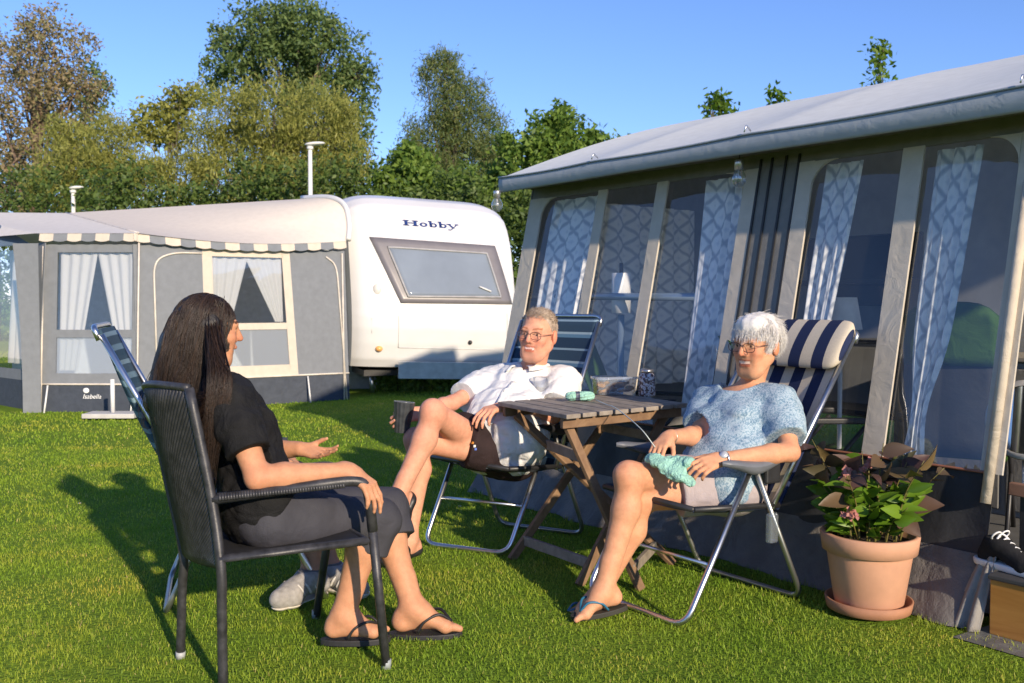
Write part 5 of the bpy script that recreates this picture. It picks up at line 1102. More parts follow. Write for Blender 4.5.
    for s, d, u_ in (('L', nz((-.55, -.83, 0)), Z3), ('R', nz((-.15, -.62, -.72)), nz((-.55, -.5, .62)))):
        an = J['a'+s]; u_ = nz(u_-d*(u_@d)); sd = np.cross(d, u_)*(1 if s == 'L' else -1); z = 1.05; heel = an-d*.03-u_*.058; ball = an+d*.12*z-u_*.066*z
        cl = [cap(an+d*.055-u_*.045, ball, .043, .040, .03), cap(ball+sd*.018, ball-sd*.026+d*.0, .034, .030, .02), cap(ball, ball+d*.045, .038, .026, .02), cap(heel-u_*.02, ball-u_*.008, .030, .030, .02, (u_, 1.5)), cap(heel-u_*.012-d*.012, heel-u_*.012+sd*.01, .036, .036, .02, (u_, 1.6))]
        V, F = sculpt(cl, .005, inf=.004, clip=[(an-u_*.094*z, -u_)]); fastmesh('clog', V, F, mat('black_clog', (.018, .018, .020), .45, 0, .2, 30), r)
    return J
def small_emblem(): pass
def mug():
    c = P(403, 417, 4.55); ax = nz((.10, .05, 1)); o = thing('mug', 'dark ribbed mug held out in the seated man\'s hand', 'mug', c-ax*.075)
    def f(u, v):
        a = 2*math.pi*u; z = -.075+.145*v; r_ = (.034+.016*v)*(1+.035*math.cos(14*a)); x = nz(np.cross(A3(0, 1, 0), ax)); y = np.cross(ax, x); return c+ax*z+(x*math.cos(a)+y*math.sin(a))*r_
    b = MB(); b.grid(f, 84, 8); b.build('cup', mat('smoked_cup', (.045, .05, .055), .25, 0, .4, 30), o, True)
    b = MB(); b.lathe([(0, -.074), (.034, -.075)], c, ax, 24); b.lathe([(.049, .07), (.051, .074), (.046, .074), (.043, .06), (.034, -.06), (0, -.062)], c, ax, 28); b.build('rim', mat('cup_rim', (.10, .11, .12), .2), o, True)
# ------------------------------------------------------------------ dark-haired woman, back to us
def woman_left():
    r = person('woman with long dark hair in black T-shirt and grey capris sitting in the rattan armchair', (-.80, 3.23, 0))
    J = dict(hR=A3(-.80, 3.13, .50), hL=A3(-.89, 3.29, .50), sR=P(231, 404, 3.10), sL=P(209, 398, 3.42), eR=P(258, 478, 3.03), wR=P(350, 471, 3.12), eL=A3(-.95, 3.58, .66), wL=P(300, 449, 3.52),
             kR=P(379, 520, 3.40), aR=P(343, 614, 3.36), kL=P(388, 508, 3.60), aL=P(412, 606, 3.48))
    H = Head(P(207, 331, 3.26), (.87, .48, -.08), (.05, 0, 1), 1.0)
    A = bodyparts(J, H, 0, 0, .96, .046, .0, .045, 1.0)+H.adds(.92)
    A += hand(J['wR'], P(371, 487, 3.10)-J['wR'], A3(.55, -.35, .75), (.28, .25, .28, .32), .35, .95, False, .08, base=.35)
    A += hand(J['wL'], P(318, 453.5, 3.49)-J['wL'], A3(.05, .45, -.9), (.22, .22, .25, .3), .5, .86, True, .12)
    A += foot(J['aR'], nz((.96, .10, 0)), Z3, .93, False)+foot(J['aL'], nz((.98, .04, 0)), Z3, 1.06, True)
    V, F = sculpt(A+H.eyes(), .0046, H.subs(.004, .02)); T_ = H.tint(V, basetint(V, J), (.8, .42, .42), (.15, .12, .10), True, .004, .02)
    fastmesh('body', V, F, skinmat('warm_skin', (.56, .285, .16)), r, True, T_)
    f, up, l = J['f'], J['up'], J['l']; M_bk = cloth('black_cotton', (.012, .012, .013), .3, 900, .7, .8, 0, 10)
    sh = torso(J, 1.0, .0, .048)+[ell(J['hc']+up*.03, (.115, .172, .13), (f, l, up), .05), cap(J['hc']+l*.07+f*.03, J['hc']-l*.07+f*.03, .095, k=.05)]
    for s in 'LR': sh += limb(J['s'+s], J['s'+s]+(J['e'+s]-J['s'+s])*.76, .054, .057, .059, .4, k=.035)
    dl, dr = nz(J['eL']-J['sL']), nz(J['eR']-J['sR'])
    def sleeves(X, Y, Z):
        o = None
        for s, d in (('L', dl), ('R', dr)):
            q = J['s'+s]+d*np.linalg.norm(J['e'+s]-J['s'+s])*.66; ax = (X-q[0])*d[0]+(Y-q[1])*d[1]+(Z-q[2])*d[2]; rad = np.sqrt(np.maximum(0, (X-q[0])**2+(Y-q[1])**2+(Z-q[2])**2-ax**2)); v = np.maximum(np.maximum(-ax, ax-.12), rad-.088); o = v if o is None else np.minimum(o, v)
        return o
    ng = J['sc']+up*.095+f*.03
    V, F = sculpt(sh, .0055, disp=wrinkles(33, .0055, (.045, .14), 12), inf=.011, clip=[(P(303, 486, 3.12), nz(A3(.88*.73, .47*.73, -.68)))], holes=(sleeves, lambda X, Y, Z: np.sqrt((X-ng[0])**2+(Y-ng[1])**2+(Z-ng[2])**2)-.075)); fastmesh('tshirt', V, F, M_bk, r)
    pn = [ell(J['hc'], (.12, .172, .12), (f, l, up), .04)]
    for s in 'LR':
        k, a, h = J['k'+s], J['a'+s], J['h'+s]; sdn = nz(a-k); pn += limb(h, k, .095, .088, .066, .3, k=.03)+[cap(k, k+sdn*.12, .066, .066, .03)]
    V, F = sculpt(pn, .0055, disp=wrinkles(37, .0022, (.05, .15)), inf=.007, holes=(cuffs([(J['k'+s]+nz(J['a'+s]-J['k'+s])*.115, J['a'+s]-J['k'+s], .11, .12) for s in 'LR']),)); fastmesh('capris', V, F, cloth('charcoal_jersey', (.050, .050, .060), .10, 900, .3, .75), r)
    for s, d in (('R', nz((.96, .10, 0))), ('L', nz((.97, .06, 0)))): sandal(J['a'+s], d, Z3, 1.07 if s == 'L' else .97, s == 'L', r, mat('black_sole', (.02, .02, .022), .6), mat('black_strap', (.016, .016, .018), .5))
    # long hair: a full under-shape and many hanging locks
    hb = [H.E(-.02, 0, .040, (.095, .080, .086), .03), H.E(-.035, 0, -.03, (.078, .086, .10), .04), cap(H.p(-.075, .02, -.06), H.p(-.125, .03, -.25), .075, .060, .05), cap(H.p(-.03, -.05, -.06), H.p(-.06, -.085, -.24), .042, .030, .04), cap(H.p(.0, -.062, .02), H.p(.012, -.078, -.12), .036, .030, .03)]
    V, F = sculpt(hb, .0055, disp=lambda X, Y, Z: .003*np.sin(X*80+Y*70)*np.sin(Y*120-X*40)); hm0 = mat('dark_hair_base', (.010, .007, .006), .5, 0, .3, 50, .8, 120, .006, stretch=(1, 1, .08)); base = fastmesh('hair', V, F, hm0, r)
    hm = hairmat('dark_hair', [(.013, .008, .006), (.024, .014, .010), (.018, .011, .008), (.055, .030, .018)], .5); g = np.random.default_rng(8); paths = []
    R_ = A3(.102, .086, .094)
    for q, nn in scalp(H, 3600, lambda q: (q[2] > .075 or q[0] < .042-.25*max(0, .04-q[2])) and q[2] > -.035, (.100, .083, .092), 8):
        c0 = A3(-.012, 0, .035); p = q.copy(); side = math.copysign(1, q[1]+g.normal()*.012); pts = [H.p(*p)]
        L = g.uniform(.20, .37); n = 15; vel = A3(-.6 if q[0] < .05 else -.25, side*.40, -.35); rnd = g.normal(size=3)*A3(.03, .03, .0); frn = q[0] > -.02 and q[1] < 0
        tgt = A3(-.10, .04, 0) if not frn else A3(-.035, -.085, 0)
        for k in range(n):
            vel = nz(vel*.72+A3(-.05, side*.04, -.48)+rnd*.3); p = p+vel*L/n
            s = (p-A3(-.012, 0, .035))/R_; ln = np.linalg.norm(s)
            if ln < 1 and p[2] > -.06: p = A3(-.012, 0, .035)+s/ln*1.01*R_
            if p[2] < -.06:
                t_ = min(1, (-.06-p[2])/.2); p[0] += (tgt[0]-p[0])*.07*t_+rnd[0]*.03; p[1] += (tgt[1]*.8-p[1])*.06*t_
                p[0] = min(p[0], .03)
                # fall outside the back of the shoulders and the chair
                if p[0] > -.11 and abs(p[1]) < .2 and p[2] < -.13 and not frn: p[0] -= .006
            pts.append(H.p(*p)+A3(.002*math.sin(k*1.1+q[0]*90), .002*math.cos(k*.9+q[1]*80), 0))
        paths.append(pts)
    for k in range(16):                                # loose wisps to the back
        s0_ = H.p(-.09+g.normal()*.01, g.uniform(-.04, .06), -.05+g.normal()*.03); e0 = P(158+g.uniform(-12, 8), 425+g.uniform(-30, 25), 3.2+g.uniform(-.08, .1)); paths.append(smoothpath([s0_, s0_*.6+e0*.4+bdir*.045, e0+bdir*.03+Z3*.05, e0], 4))
    for k in range(420):                               # the lock that falls in front of the near shoulder
        s0_ = H.p(g.uniform(-.03, .03), -.084, .01+g.normal()*.02); e0 = P(208+g.uniform(-12, 9), 452+g.uniform(-60, 34), 3.045); mid = P(221+g.uniform(-15, 11), 392+g.uniform(-8, 8), 3.03); paths.append(smoothpath([s0_, s0_*.5+mid*.5+A3(.01, -.02, 0), mid, e0], 4))
    for k in range(420):                               # temple locks that veil the near cheek
        s0_ = H.p(g.uniform(.0, .04), -.070+g.uniform(0, .02), .085+g.normal()*.012); m1 = H.p(g.uniform(-.01, .035), -.088+g.normal()*.004, -.005); m2 = H.p(g.uniform(-.02, .035), -.094+g.normal()*.006, -.10); e0 = P(214+g.uniform(-12, 12), 405+g.uniform(-25, 40), 3.05); paths.append(smoothpath([s0_, m1, m2, e0], 5))
    strands('lock_layer', hm, base, paths, .0012, .0004)
# ------------------------------------------------------------------ the sitter hidden behind her
def hidden_person():
    r = person('person in light running shoes mostly hidden behind the dark-haired woman', (-1.2, 3.95, 0))
    J = dict(hR=A3(-1.20, 3.87, .47), hL=A3(-1.23, 4.04, .47), sR=A3(-1.28, 3.83, .82), sL=A3(-1.33, 4.16, .82), eR=A3(-1.13, 3.76, .60), wR=A3(-.99, 3.84, .58), eL=A3(-1.18, 4.22, .60), wL=A3(-1.02, 4.10, .56),
             kR=A3(-.85, 3.94, .47), aR=P(312, 573, 3.88), kL=A3(-.88, 4.12, .46), aL=P(330, 567, 4.02))
    H = Head(A3(-1.29, 4.01, 1.05), (.95, .3, 0), (0, 0, 1), 1.0)
    A = bodyparts(J, H, 0, 0, .95, 0, .02, .05, .95)+H.adds()
    for s, w_ in (('R', J['wR']), ('L', J['wL'])): A += hand(w_, nz(w_-J['e'+s]), Z3, left=s == 'L')
    d = nz((-.30, -.95, 0)); fR, fL = nz((-.55, -.80, 0)), nz((.80, -.55, 0)); A += foot(J['aR'], fR, Z3, 1, False)+foot(J['aL'], fL, Z3, 1, True)
    V, F = sculpt(A+H.eyes(), .0065, H.subs()); fastmesh('body', V, F, skinmat('skin_d', (.46, .24, .14)), r, True, H.tint(V, basetint(V, J)))
    f, up, l = J['f'], J['up'], J['l']; sh = torso(J, 1.0, .02)
    for s in 'LR': sh += limb(J['s'+s], J['s'+s]+(J['e'+s]-J['s'+s])*.7, .058, .06, .06, .4)
    V, F = sculpt(sh, .008, disp=wrinkles(51, .003), inf=.01); fastmesh('shirt', V, F, cloth('navy_cotton', (.02, .025, .04), .2), r)
    so_ = [cap(J['h'+s], J['h'+s]+(J['k'+s]-J['h'+s])*.8, .098, .07, .03) for s in 'LR']+[ell(J['hc'], (.12, .17, .12), (f, l, up), .04)]
    V, F = sculpt(so_, .008, inf=.006); fastmesh('shorts', V, F, cloth('dark_shorts', (.03, .03, .035), .2), r)
    V, F = sculpt([H.E(-.016, 0, .045, (.102, .08, .088)), H.E(-.05, 0, -.005, (.06, .07, .06))], .006, clip=[(H.p(.05, 0, .07), nz(H.f*.8-H.u*.4))]); fastmesh('hair', V, F, mat('brown_hair', (.03, .02, .015), .5, 0, .3, 60, .6, 100), r)
    for s, fd in (('R', fR), ('L', fL)):
        an = J['a'+s]; sd = np.cross(fd, Z3); heel = an-fd*.035-Z3*.055; ball = an+fd*.12-Z3*.062
        up_ = [cap(heel+Z3*.005, an+fd*.01-Z3*.022, .043, .046, .03), cap(an+fd*.03-Z3*.02, ball, .046, .040, .03), cap(ball, ball+fd*.055, .042, .034, .03), cap(ball+sd*.02, ball-sd*.02, .034, k=.02)]
        V, F = sculpt(up_, .005, inf=.004, disp=wrinkles(5, .002, (.03, .07)), clip=[(A3(0, 0, .022), -Z3), (an+Z3*.018, Z3)]); sh_ = fastmesh('shoe', V, F, mat('grey_mesh_shoe', (.30, .285, .27), .8, 0, .25, 40, .5, 120), r)
        V, F = sculpt([cap(heel-fd*.01, ball+fd*.05, .048, .044, .02), cap(ball+sd*.02, ball-sd*.02, .042, k=.02)], .005, clip=[(A3(0, 0, .026), Z3), (A3(0, 0, .002), -Z3)], inf=.004); fastmesh('sole', V, F, mat('cream_sole', (.62, .57, .48), .6, 0, .06), sh_)
        for k in range(3):
            q = an+fd*(.02+.035*k)-Z3*.045
            for e_ in (-1, 1): b = MB(); b.tube(smoothpath([q+sd*e_*.052-Z3*.014, q+sd*e_*.050+fd*.014+Z3*.012, q+sd*e_*.036+fd*.022+Z3*.030], 4), .0055, 5); b.build('side_stripe', mat('pale_stripe', (.55, .53, .50), .7), sh_, True)
        b = MB(); b.tube([an+fd*.0+(sd*math.cos(a)*.040+fd*math.sin(a)*.048)+Z3*(.012+.006*math.sin(a)) for a in np.linspace(0, 6.283, 19)[:-1]], .008, 6, closed=True); b.build('collar', mat('shoe_collar', (.12, .12, .12), .9), sh_, True)
        b = MB()
        for k in range(4): q = an+fd*(.04+.022*k)-Z3*(.0+.010*k); b.tube([q+sd*.026-Z3*.006, q+Z3*.022, q-sd*.026-Z3*.006], .004, 5)
        b.build('lace', mat('lace_white', (.7, .7, .68), .8), sh_, True)
# ------------------------------------------------------------------ canvas shoe on the step
def canvas_shoe():
    d = nz(-TU*.9-TN*.2); an = T(-.95, .03, .226)+Z3*.095; sd = np.cross(d, Z3); o = thing('shoe', 'black canvas shoe with white laces on the wooden step at the right edge', 'shoe', an-Z3*.095); heel = an-d*.03-Z3*.055; ball = an+d*.13-Z3*.066
    V, F = sculpt([cap(heel, an+d*.0+Z3*.0, .038, .042, .03), cap(an+d*.03-Z3*.015, ball, .042, .034, .03), cap(ball, ball+d*.05, .038, .030, .03)], .005, clip=[(an+Z3*.02, Z3), (an-Z3*.085, -Z3)]); fastmesh('upper', V, F, cloth('black_canvas', (.018, .018, .019), .2), o)
    V, F = sculpt([cap(heel-Z3*.02-d*.01, ball+d*.05-Z3*.02, .044, .040, .02)], .005, clip=[(an-Z3*.068, Z3), (an-Z3*.095, -Z3)]); fastmesh('sole', V, F, mat('white_rubber', (.7, .7, .68), .5), o)
    b = MB()
    for k in range(6): q = an+d*(.025+.020*k)+Z3*(.028-.0125*k); b.tube(smoothpath([q+sd*.03-Z3*.016, q+Z3*.008, q-sd*.03-Z3*.016+d*.012], 3), .0042, 5)
    q = an+d*.02+Z3*.03
    for s in (-1, 1): b.tube([q+A3(math.cos(a)*.0, 0, 0)+sd*s*(.022-.022*math.cos(a))+Z3*.016*math.sin(a)+d*.01*math.sin(a) for a in np.linspace(0, 6.28, 13)], .0035, 5)
    b.build('lace', mat('lace_white_b', (.75, .75, .73), .8), o, True)
woman_right(); man(); mug(); woman_left(); hidden_person(); canvas_shoe()
# ================================================================== lawn
def groundmat():
    m, nt, b = newmat('lawn_soil'); v = mapnode(nt)
    a = ramp(nt, noise(nt, v, .8, 4), [(.35, (.15, .26, .024)), (.65, (.21, .32, .03))]); c = ramp(nt, noise(nt, v, 35, 4), [(.3, (.6, .6, .6)), (.7, (1.1, 1.1, 1.1))])
    cc = mixc(nt, 1, a, c, 'MULTIPLY'); nt.links.new(cc, b.inputs['Base Color']); b.inputs['Roughness'].default_value = .9; b.inputs['Specular IOR Level'].default_value = .1
    bumpn(nt, b, noise(nt, v, 60, 5), 1, .03); return m
b = MB(); b.add([(-900, -300, 0), (900, -300, 0), (900, 1500, 0), (-900, 1500, 0)], [(0, 1, 2, 3)])
tag(b.build('lawn', groundmat()), 'mown green lawn', 'lawn', kind='structure')
pm = mat('wet_mat', (.16, .165, .16), .45, 0, .3, 5, .4, 12, .02)
b = MB(); b.add([T(-.92, -.22, .004), T(-2.6, -.24, .004), T(-2.6, .11, .004), T(-.95, .11, .004)], [(0, 1, 2, 3)]); tag(b.build('path', pm), None, None, kind='structure')
def grassmat():
    m, nt, b = newmat('grass_blade'); g = nt.nodes.new('ShaderNodeNewGeometry'); v = mapnode(nt)
    a = ramp(nt, g.outputs['Random Per Island'], [(0, (.185, .30, .022)), (.5, (.25, .375, .030)), (.92, (.33, .44, .040)), (.985, (.42, .42, .09)), (1, (.50, .44, .16))])
    big = ramp(nt, noise(nt, v, .9, 5, .6), [(.30, (.78, .90, .8)), (.5, (1, 1, 1)), (.64, (1.40, 1.10, 1.5))]); mid = ramp(nt, noise(nt, v, 3.2, 4, .6), [(.34, (.72, .80, .8)), (.5, (1, 1, 1)), (.66, (1.22, 1.04, 1.2))]); dry = ramp(nt, noise(nt, v, 1.7, 6, .7), [(.62, (1, 1, 1)), (.74, (1.5, 1.0, 1.9))]); cc = mixc(nt, 1, mixc(nt, 1, mixc(nt, 1, a, big, 'MULTIPLY'), mid, 'MULTIPLY'), dry, 'MULTIPLY')
    nt.links.new(cc, b.inputs['Base Color']); b.inputs['Roughness'].default_value = .55; b.inputs['Specular IOR Level'].default_value = .25
    t = nt.nodes.new('ShaderNodeBsdfTranslucent'); nt.links.new(cc, t.inputs[0]); mx = nt.nodes.new('ShaderNodeMixShader'); mx.inputs[0].default_value = .30
    nt.links.new(b.outputs[0], mx.inputs[1]); nt.links.new(t.outputs[0], mx.inputs[2]); nt.links.new(mx.outputs[0], nt.nodes['Material Output'].inputs[0]); return m
def grass():
    r = np.random.default_rng(11); parts = []
    for d0, d1, dens, wd, ht in ((2.3, 3.6, 13000, .0024, .0145), (3.6, 5.2, 9500, .0028, .015), (5.2, 8, 3800, .0046, .018), (8, 13, 1100, .0085, .020), (13, 24, 260, .016, .025)):
        x1 = d1*.72+.4; n = int(dens*(d1-d0)*2*x1); x = r.uniform(-x1, x1, n); y = r.uniform(d0, d1, n)
        k = np.abs(x) < y*.70+.6
        q = np.c_[x, y]-TA[:2]; tt = q@TU[:2]; oo = q@TN[:2]; k &= ~((oo > -.10+.02*np.sin(tt*9)) & (tt < 2.4)); k &= ~((tt < -.86) & (oo > -.24+.07*np.sin(tt*13)) & (r.random(n) < .72)); k &= (np.hypot(x-PC[0], y-PC[1]) > .165)
        k &= ~((y > 10.6) & (x < -2) & (y > 10.6+np.maximum(0, (x+4.2))*.66) & (y < 14))
        clump = np.sin(x*9+2*np.sin(y*7))*np.sin(y*11+1.7*np.sin(x*8)); k &= r.random(n) < .78+.22*clump
        x, y = x[k], y[k]; n = len(x); h = ht*r.uniform(.45, 1.25, n)*(1+.25*np.sin(x*5+y*3)*np.sin(y*6)); tall = r.random(n) < .012; h[tall] *= 1.7
        nearw = np.exp(-np.maximum(0, -.1-((np.c_[x, y]-TA[:2])@TN[:2]))/.07); h *= 1+.7*nearw*(y < 6.5)
        w_ = wd*r.uniform(.7, 1.3, n); a = r.uniform(0, 6.283, n); l = h*r.uniform(.15, .9, n); la_ = r.uniform(0, 6.283, n); cx, cy = np.cos(a)*w_/2, np.sin(a)*w_/2; lx, ly = np.cos(la_)*l, np.sin(la_)*l; z0 = np.full(n, -.002)
        parts.append(np.stack([np.c_[x-cx, y-cy, z0], np.c_[x+cx, y+cy, z0], np.c_[x+cx*.8+lx*.35, y+cy*.8+ly*.35, h*.6], np.c_[x-cx*.8+lx*.35, y-cy*.8+ly*.35, h*.6], np.c_[x+lx, y+ly, h]], 1))
    A = np.concatenate(parts); n = len(A); V = A.reshape(-1, 3); i = np.arange(n)*5
    F = np.concatenate([np.c_[i, i+1, i+2], np.c_[i, i+2, i+3], np.c_[i+3, i+2, i+4]])
    tag(fastmesh('grass', V, F, grassmat(), None, False), 'short green grass of the lawn', 'grass', kind='stuff')
grass()
dr = np.random.default_rng(5); M_pet, M_eye = mat('daisy_petal', (.8, .8, .78), .7, 0, 0), mat('daisy_eye', (.6, .42, .04), .7, 0, 0)
for k in range(14):
    yy = dr.uniform(3.6, 8.5); q = A3(dr.uniform(-.5, .4)*yy, yy, 0)
    if (q-TA)@TN > -.2: continue
    d_ = thing('daisy', 'small white daisy in the lawn', 'daisy', q, 'daisies in the lawn'); b = MB(); tip = q+A3(.004, 0, .030)
    for j in range(9): aa = j*.698; e_ = A3(math.cos(aa), math.sin(aa), .25); s_ = A3(-math.sin(aa), math.cos(aa), 0); b.add([tip, tip+e_*.006-s_*.0022, tip+e_*.011, tip+e_*.006+s_*.0022], [(0, 1, 2, 3)])
    b.build('petal_ring', M_pet, d_); b = MB(); b.ball(tip+Z3*.001, .0032, 8, 5); b.build('flower_centre', M_eye, d_, True); b = MB(); b.tube([q, tip], .0009, 4); b.build('stem', M_lg, d_)
# ================================================================== trees
def leafcloud(name, m, parent, blobs, n, size, seed, droop=0, flat=.0, edge=.75):
    """leaf sized faces spread through overlapping clumps; blobs = (centre, radii)"""
    r = np.random.default_rng(seed); wt = np.array([b[1][0]*b[1][2]+b[1][0]*b[1][1] for b in blobs]); wt /= wt.sum(); out = []
    for (c, rad), q in zip(blobs, wt):
        k = max(20, int(n*q)); d = r.normal(size=(k, 3)); d /= np.linalg.norm(d, axis=1)[:, None]; rr = r.uniform(.12, 1, k)**(1/3*edge); 
        nz_ = 1+.30*np.sin(d[:, 0]*5+seed)*np.sin(d[:, 2]*6+c[0])+.18*np.sin(d[:, 1]*9+c[2]*3)
        p = c+d*rr[:, None]*nz_[:, None]*np.array(rad); 
        # secondary twig clumping: keep leaves near random twig centres
        tc = p[r.integers(0, k, max(10, k//11))]; p = tc[r.integers(0, len(tc), k)]+r.normal(size=(k, 3))*np.array(rad)*.10+r.normal(size=(k, 3))*size*.8
        out.append(p)
    p = np.concatenate(out); k = len(p); u = r.normal(size=(k, 3)); u[:, 2] -= droop; u /= np.linalg.norm(u, axis=1)[:, None]; w_ = np.cross(u, r.normal(size=(k, 3))); w_ /= np.linalg.norm(w_, axis=1)[:, None]
    s = size*r.uniform(.6, 1.4, k)[:, None]; asp = .55 if droop < 1 else .22; V = np.stack([p-u*s*.6, p+w_*s*asp*.5, p+u*s*.6, p-w_*s*asp*.5], 1).reshape(-1, 3); i = np.arange(k)*4
    return fastmesh(name, V, np.c_[i, i+1, i+2, i+3], m, parent, False)
def tree(label, cat, gpx, d, blobs, cols, n, size, seed, trunk=.18, droop=0, group=None, name='tree', tcol=(.12, .095, .07), lean=0, transl=.42):
    """blobs: (px, py, radius_px[, stretch]) crown clumps set out at distance d"""
    r = np.random.default_rng(seed+50); g = A3(P(gpx, 300, d)[0], d, 0); o = thing(name, label, cat, g, group); B = []
    for q in blobs:
        px, py, rp = q[:3]; st_ = q[3] if len(q) > 3 else 1.0; dd = d+r.uniform(-.5, .5)*rp*d/FPX*1.2; c = P(px, py, dd); R = rp*d/FPX; B.append((c, (R, R*r.uniform(.8, 1.1), R*st_)))
        for k in range(3):                           # smaller lobes that break the outline
            a = r.normal(size=3); a = nz(a); rr = R*r.uniform(.3, .5); B.append((c+a*R*A3(1, 1, st_)*.8, (rr, rr, rr*st_)))
    tm = mat('bark', tcol, .9, 0, .3, 4, .6, 14, .03); top = max(b[0][2] for b in B); ctr = np.mean([b[0] for b in B], 0)
    b = MB(); th = min(b_[0][2] for b_ in B[::4])
    path = smoothpath([g, g*.7+ctr*A3(.3, .3, 0)+Z3*ctr[2]*.5, ctr*A3(1, 1, 0)+Z3*(ctr[2]*.6+top*.4)], 5); b.tube(path, [trunk*(1-.75*i/(len(path)-1)) for i in range(len(path))], 9); b.build('trunk', tm, o, True)
    b = MB()
    for c, rad in B[::2]:
        s = path[int(len(path)*r.uniform(.35, .8))]; b.tube(smoothpath([s, (s+c)/2+A3(0, 0, .12*rad[2]), c+Z3*rad[2]*.3], 4), [trunk*.38*(1-.8*i/8) for i in range(9)], 6)
        for k in range(4): e = c+nz(r.normal(size=3))*np.array(rad)*.8; b.tube([c-Z3*rad[2]*.2, (c+e)/2, e], [trunk*.12, trunk*.08, trunk*.03], 4)
    b.build('crown_wood', tm, o, True)
    leafcloud('crown', leafmat('leaf_'+str(seed), cols, transl), o, B, n, size, seed, droop); return o
GREEN = [(.10, .18, .035), (.16, .26, .045), (.23, .33, .06)]; DGREEN = [(.09, .15, .05), (.15, .22, .07), (.21, .28, .09)]; OLIVE = [(.21, .235, .055), (.30, .315, .075), (.40, .395, .10)]; RUST = [(.23, .175, .095), (.30, .235, .125), (.18, .20, .075)]; BIRCH = [(.10, .155, .05), (.16, .215, .07), (.25, .26, .09)]; LIME = [(.075, .15, .015), (.12, .21, .02), (.16, .25, .03)]
tree('tall tree with rust brown thinning foliage at the far left edge', 'tree', 40, 38, [(15, 60, 30, 1.2), (55, 55, 36, 1.1), (30, 105, 40), (70, 105, 32), (8, 140, 30), (45, 155, 38), (85, 90, 18), (50, 195, 30), (40, 28, 22), (10, 190, 26)], RUST, 16000, .14, 1, .28, transl=.25, tcol=(.16, .11, .08))
tree('dark green tree behind the rust brown tree', 'tree', 70, 44, [(88, 112, 20), (100, 90, 14), (70, 150, 24), (5, 175, 22), (10, 205, 24), (95, 70, 10)], DGREEN, 4000, .18, 2, .22)
tree('tall broad green poplar rising above the olive willows', 'tree', 290, 42, [(262, 35, 34), (300, 28, 36), (335, 60, 34), (240, 70, 30), (285, 70, 40), (345, 95, 28), (352, 130, 24), (310, 110, 34), (222, 40, 14), (210, 92, 12), (360, 75, 16), (350, 165, 22)], DGREEN, 26000, .17, 3, .30)
tree('rounded olive willow bush beside the rust brown tree', 'tree', 90, 33, [(80, 160, 36), (110, 150, 32), (60, 180, 30), (130, 175, 30), (90, 200, 34), (150, 190, 28)], OLIVE, 26000, .16, 4, .15, droop=1.2)
tree('large olive willow in front of the tall green poplar', 'tree', 270, 32, [(230, 120, 34), (275, 115, 34), (320, 125, 34), (250, 155, 36), (300, 160, 36), (340, 150, 26), (205, 150, 30), (285, 190, 36), (335, 185, 30), (225, 185, 34), (185, 180, 26)], OLIVE, 46000, .16, 5, .25, droop=1.2)
tree('thin olive sapling with airy twigs between the two willows', 'tree', 165, 34, [(150, 115, 16), (175, 105, 14), (190, 98, 12), (140, 130, 14), (165, 135, 16), (180, 125, 14), (178, 92, 8)], OLIVE, 3000, .16, 6, .08)
tree('tall birch with pointed crown behind the white caravan', 'tree', 450, 34, [(440, 80, 20, 1.4), (455, 105, 30, 1.1), (470, 130, 34), (440, 140, 34), (420, 165, 28), (470, 170, 36), (435, 190, 34), (490, 150, 22), (447, 62, 12), (500, 185, 24)], BIRCH, 42000, .15, 7, .18, droop=1.0)
tree('leafy green tree between the birch and the grey awning roof', 'tree', 560, 29, [(545, 135, 20), (565, 130, 20), (525, 165, 28), (560, 165, 28), (595, 150, 16), (510, 200, 30), (545, 200, 30), (580, 175, 24), (620, 148, 9), (605, 165, 16)], GREEN, 20000, .16, 8, .15)
tree('bright green shrub behind the caravan roof below the birch', 'shrub', 400, 27, [(410, 175, 24), (395, 200, 26), (430, 205, 28), (460, 195, 24), (480, 215, 24), (380, 215, 20)], GREEN, 15000, .15, 9, .1)
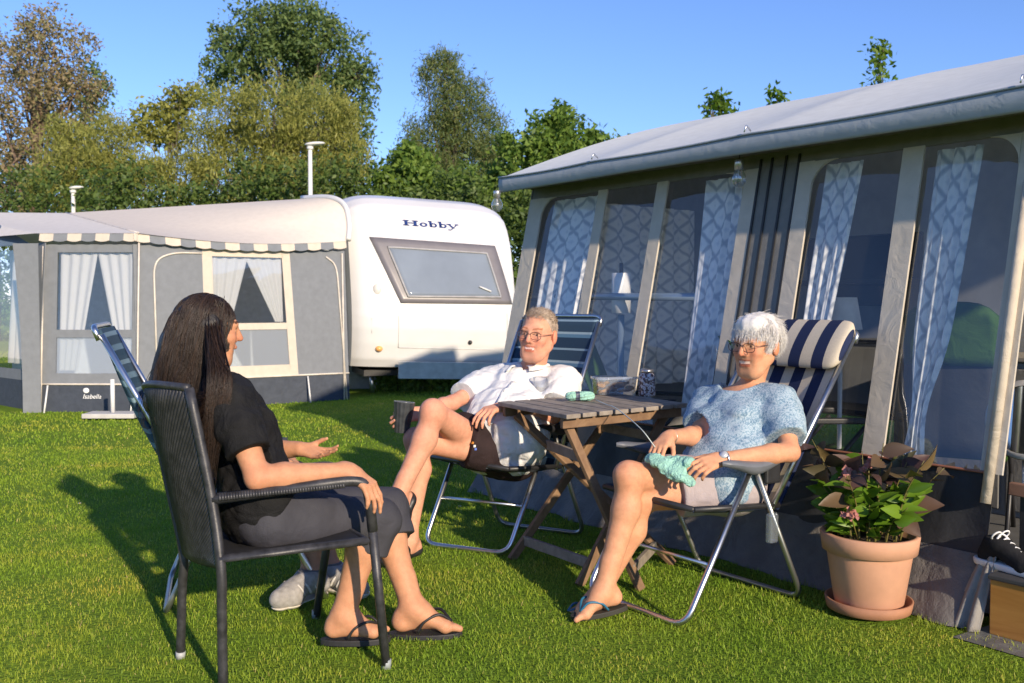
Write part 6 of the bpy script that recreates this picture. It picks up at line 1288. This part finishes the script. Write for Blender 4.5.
# tops of trees that show above the grey roof
tree('bright green tree top sticking up highest over the right end of the awning roof', 'tree', 878, 20, [(878, 64, 8, 1.5), (880, 50, 4), (877, 88, 10), (880, 130, 22), (880, 175, 40), (900, 230, 50)], LIME, 3000, .13, 10, .1, group='tree tops over the awning roof')
tree('bright green twiggy tree top over the left part of the awning roof', 'tree', 718, 21, [(718, 103, 7), (725, 107, 5), (712, 107, 5), (718, 135, 16), (718, 180, 34), (725, 240, 45)], LIME, 2600, .13, 11, .1, group='tree tops over the awning roof')
tree('smallest bright green tuft of leaves showing over the middle of the awning roof', 'tree', 777, 21, [(777, 96, 5, .7), (779, 118, 12), (780, 165, 34), (775, 230, 45)], LIME, 2200, .13, 12, .1, group='tree tops over the awning roof')
HEDGE = [(.055, .095, .022), (.085, .14, .03), (.14, .19, .045)]
def hedge(label, x0, x1, py0, py1, d, cols, n, seed, group='hedges behind the campsite'):
    r = np.random.default_rng(seed); B = []; xs = np.arange(x0, x1, 22)
    for x in xs:
        for z in np.arange(py0+r.uniform(-26, 12), 338, 30): c = P(x+r.uniform(-8, 8), z+r.uniform(-6, 6), d+r.uniform(-.8, .8)); R = 24*d/FPX; B.append((c, (R, R, R*.9)))
    o = thing('hedge', label, 'hedge', A3(P((x0+x1)/2, 300, d)[0], d, 0), group); tm = mat('hedge_wood', (.08, .06, .045), .9); b = MB()
    for x in xs: g = P(x, 300, d)*A3(1, 1, 0); b.tube([g, g+A3(.1, 0, 1.6), g+A3(0, .1, 3.2)], [.05, .04, .02], 5)
    b.build('wood', tm, o, True); leafcloud('foliage', leafmat('hedge_leaf_%d' % seed, cols, .25), o, B, n, .13, seed)
hedge('long mixed green hedge behind the cream awning roof', 95, 400, 200, 305, 27, HEDGE, 36000, 21)
hedge('dark hedge at the far left behind the cream awning', -420, 100, 205, 305, 30, HEDGE, 34000, 22)
hedge('green hedge behind the white caravan and grey awning corner', 395, 660, 215, 305, 25, HEDGE, 32000, 23)
# weeds under the caravan
wd_ = thing('weeds', 'low leafy weeds in the shade under the caravan front', 'weeds', A3(-1.4, 13.4, 0)); B = [(A3(-1.75+.16*k, 13.1+.1*math.sin(k*2.1), .16+.10*abs(math.sin(k*1.7))), (.16, .16, .18)) for k in range(13)]
leafcloud('foliage', leafmat('weed_leaf', GREEN, .3), wd_, B, 2600, .07, 31)
b = MB()
for c, _ in B: b.tube([c*A3(1, 1, 0), c], .006, 4)
b.build('stem', mat('weed_stem', (.08, .1, .03), .8), wd_)
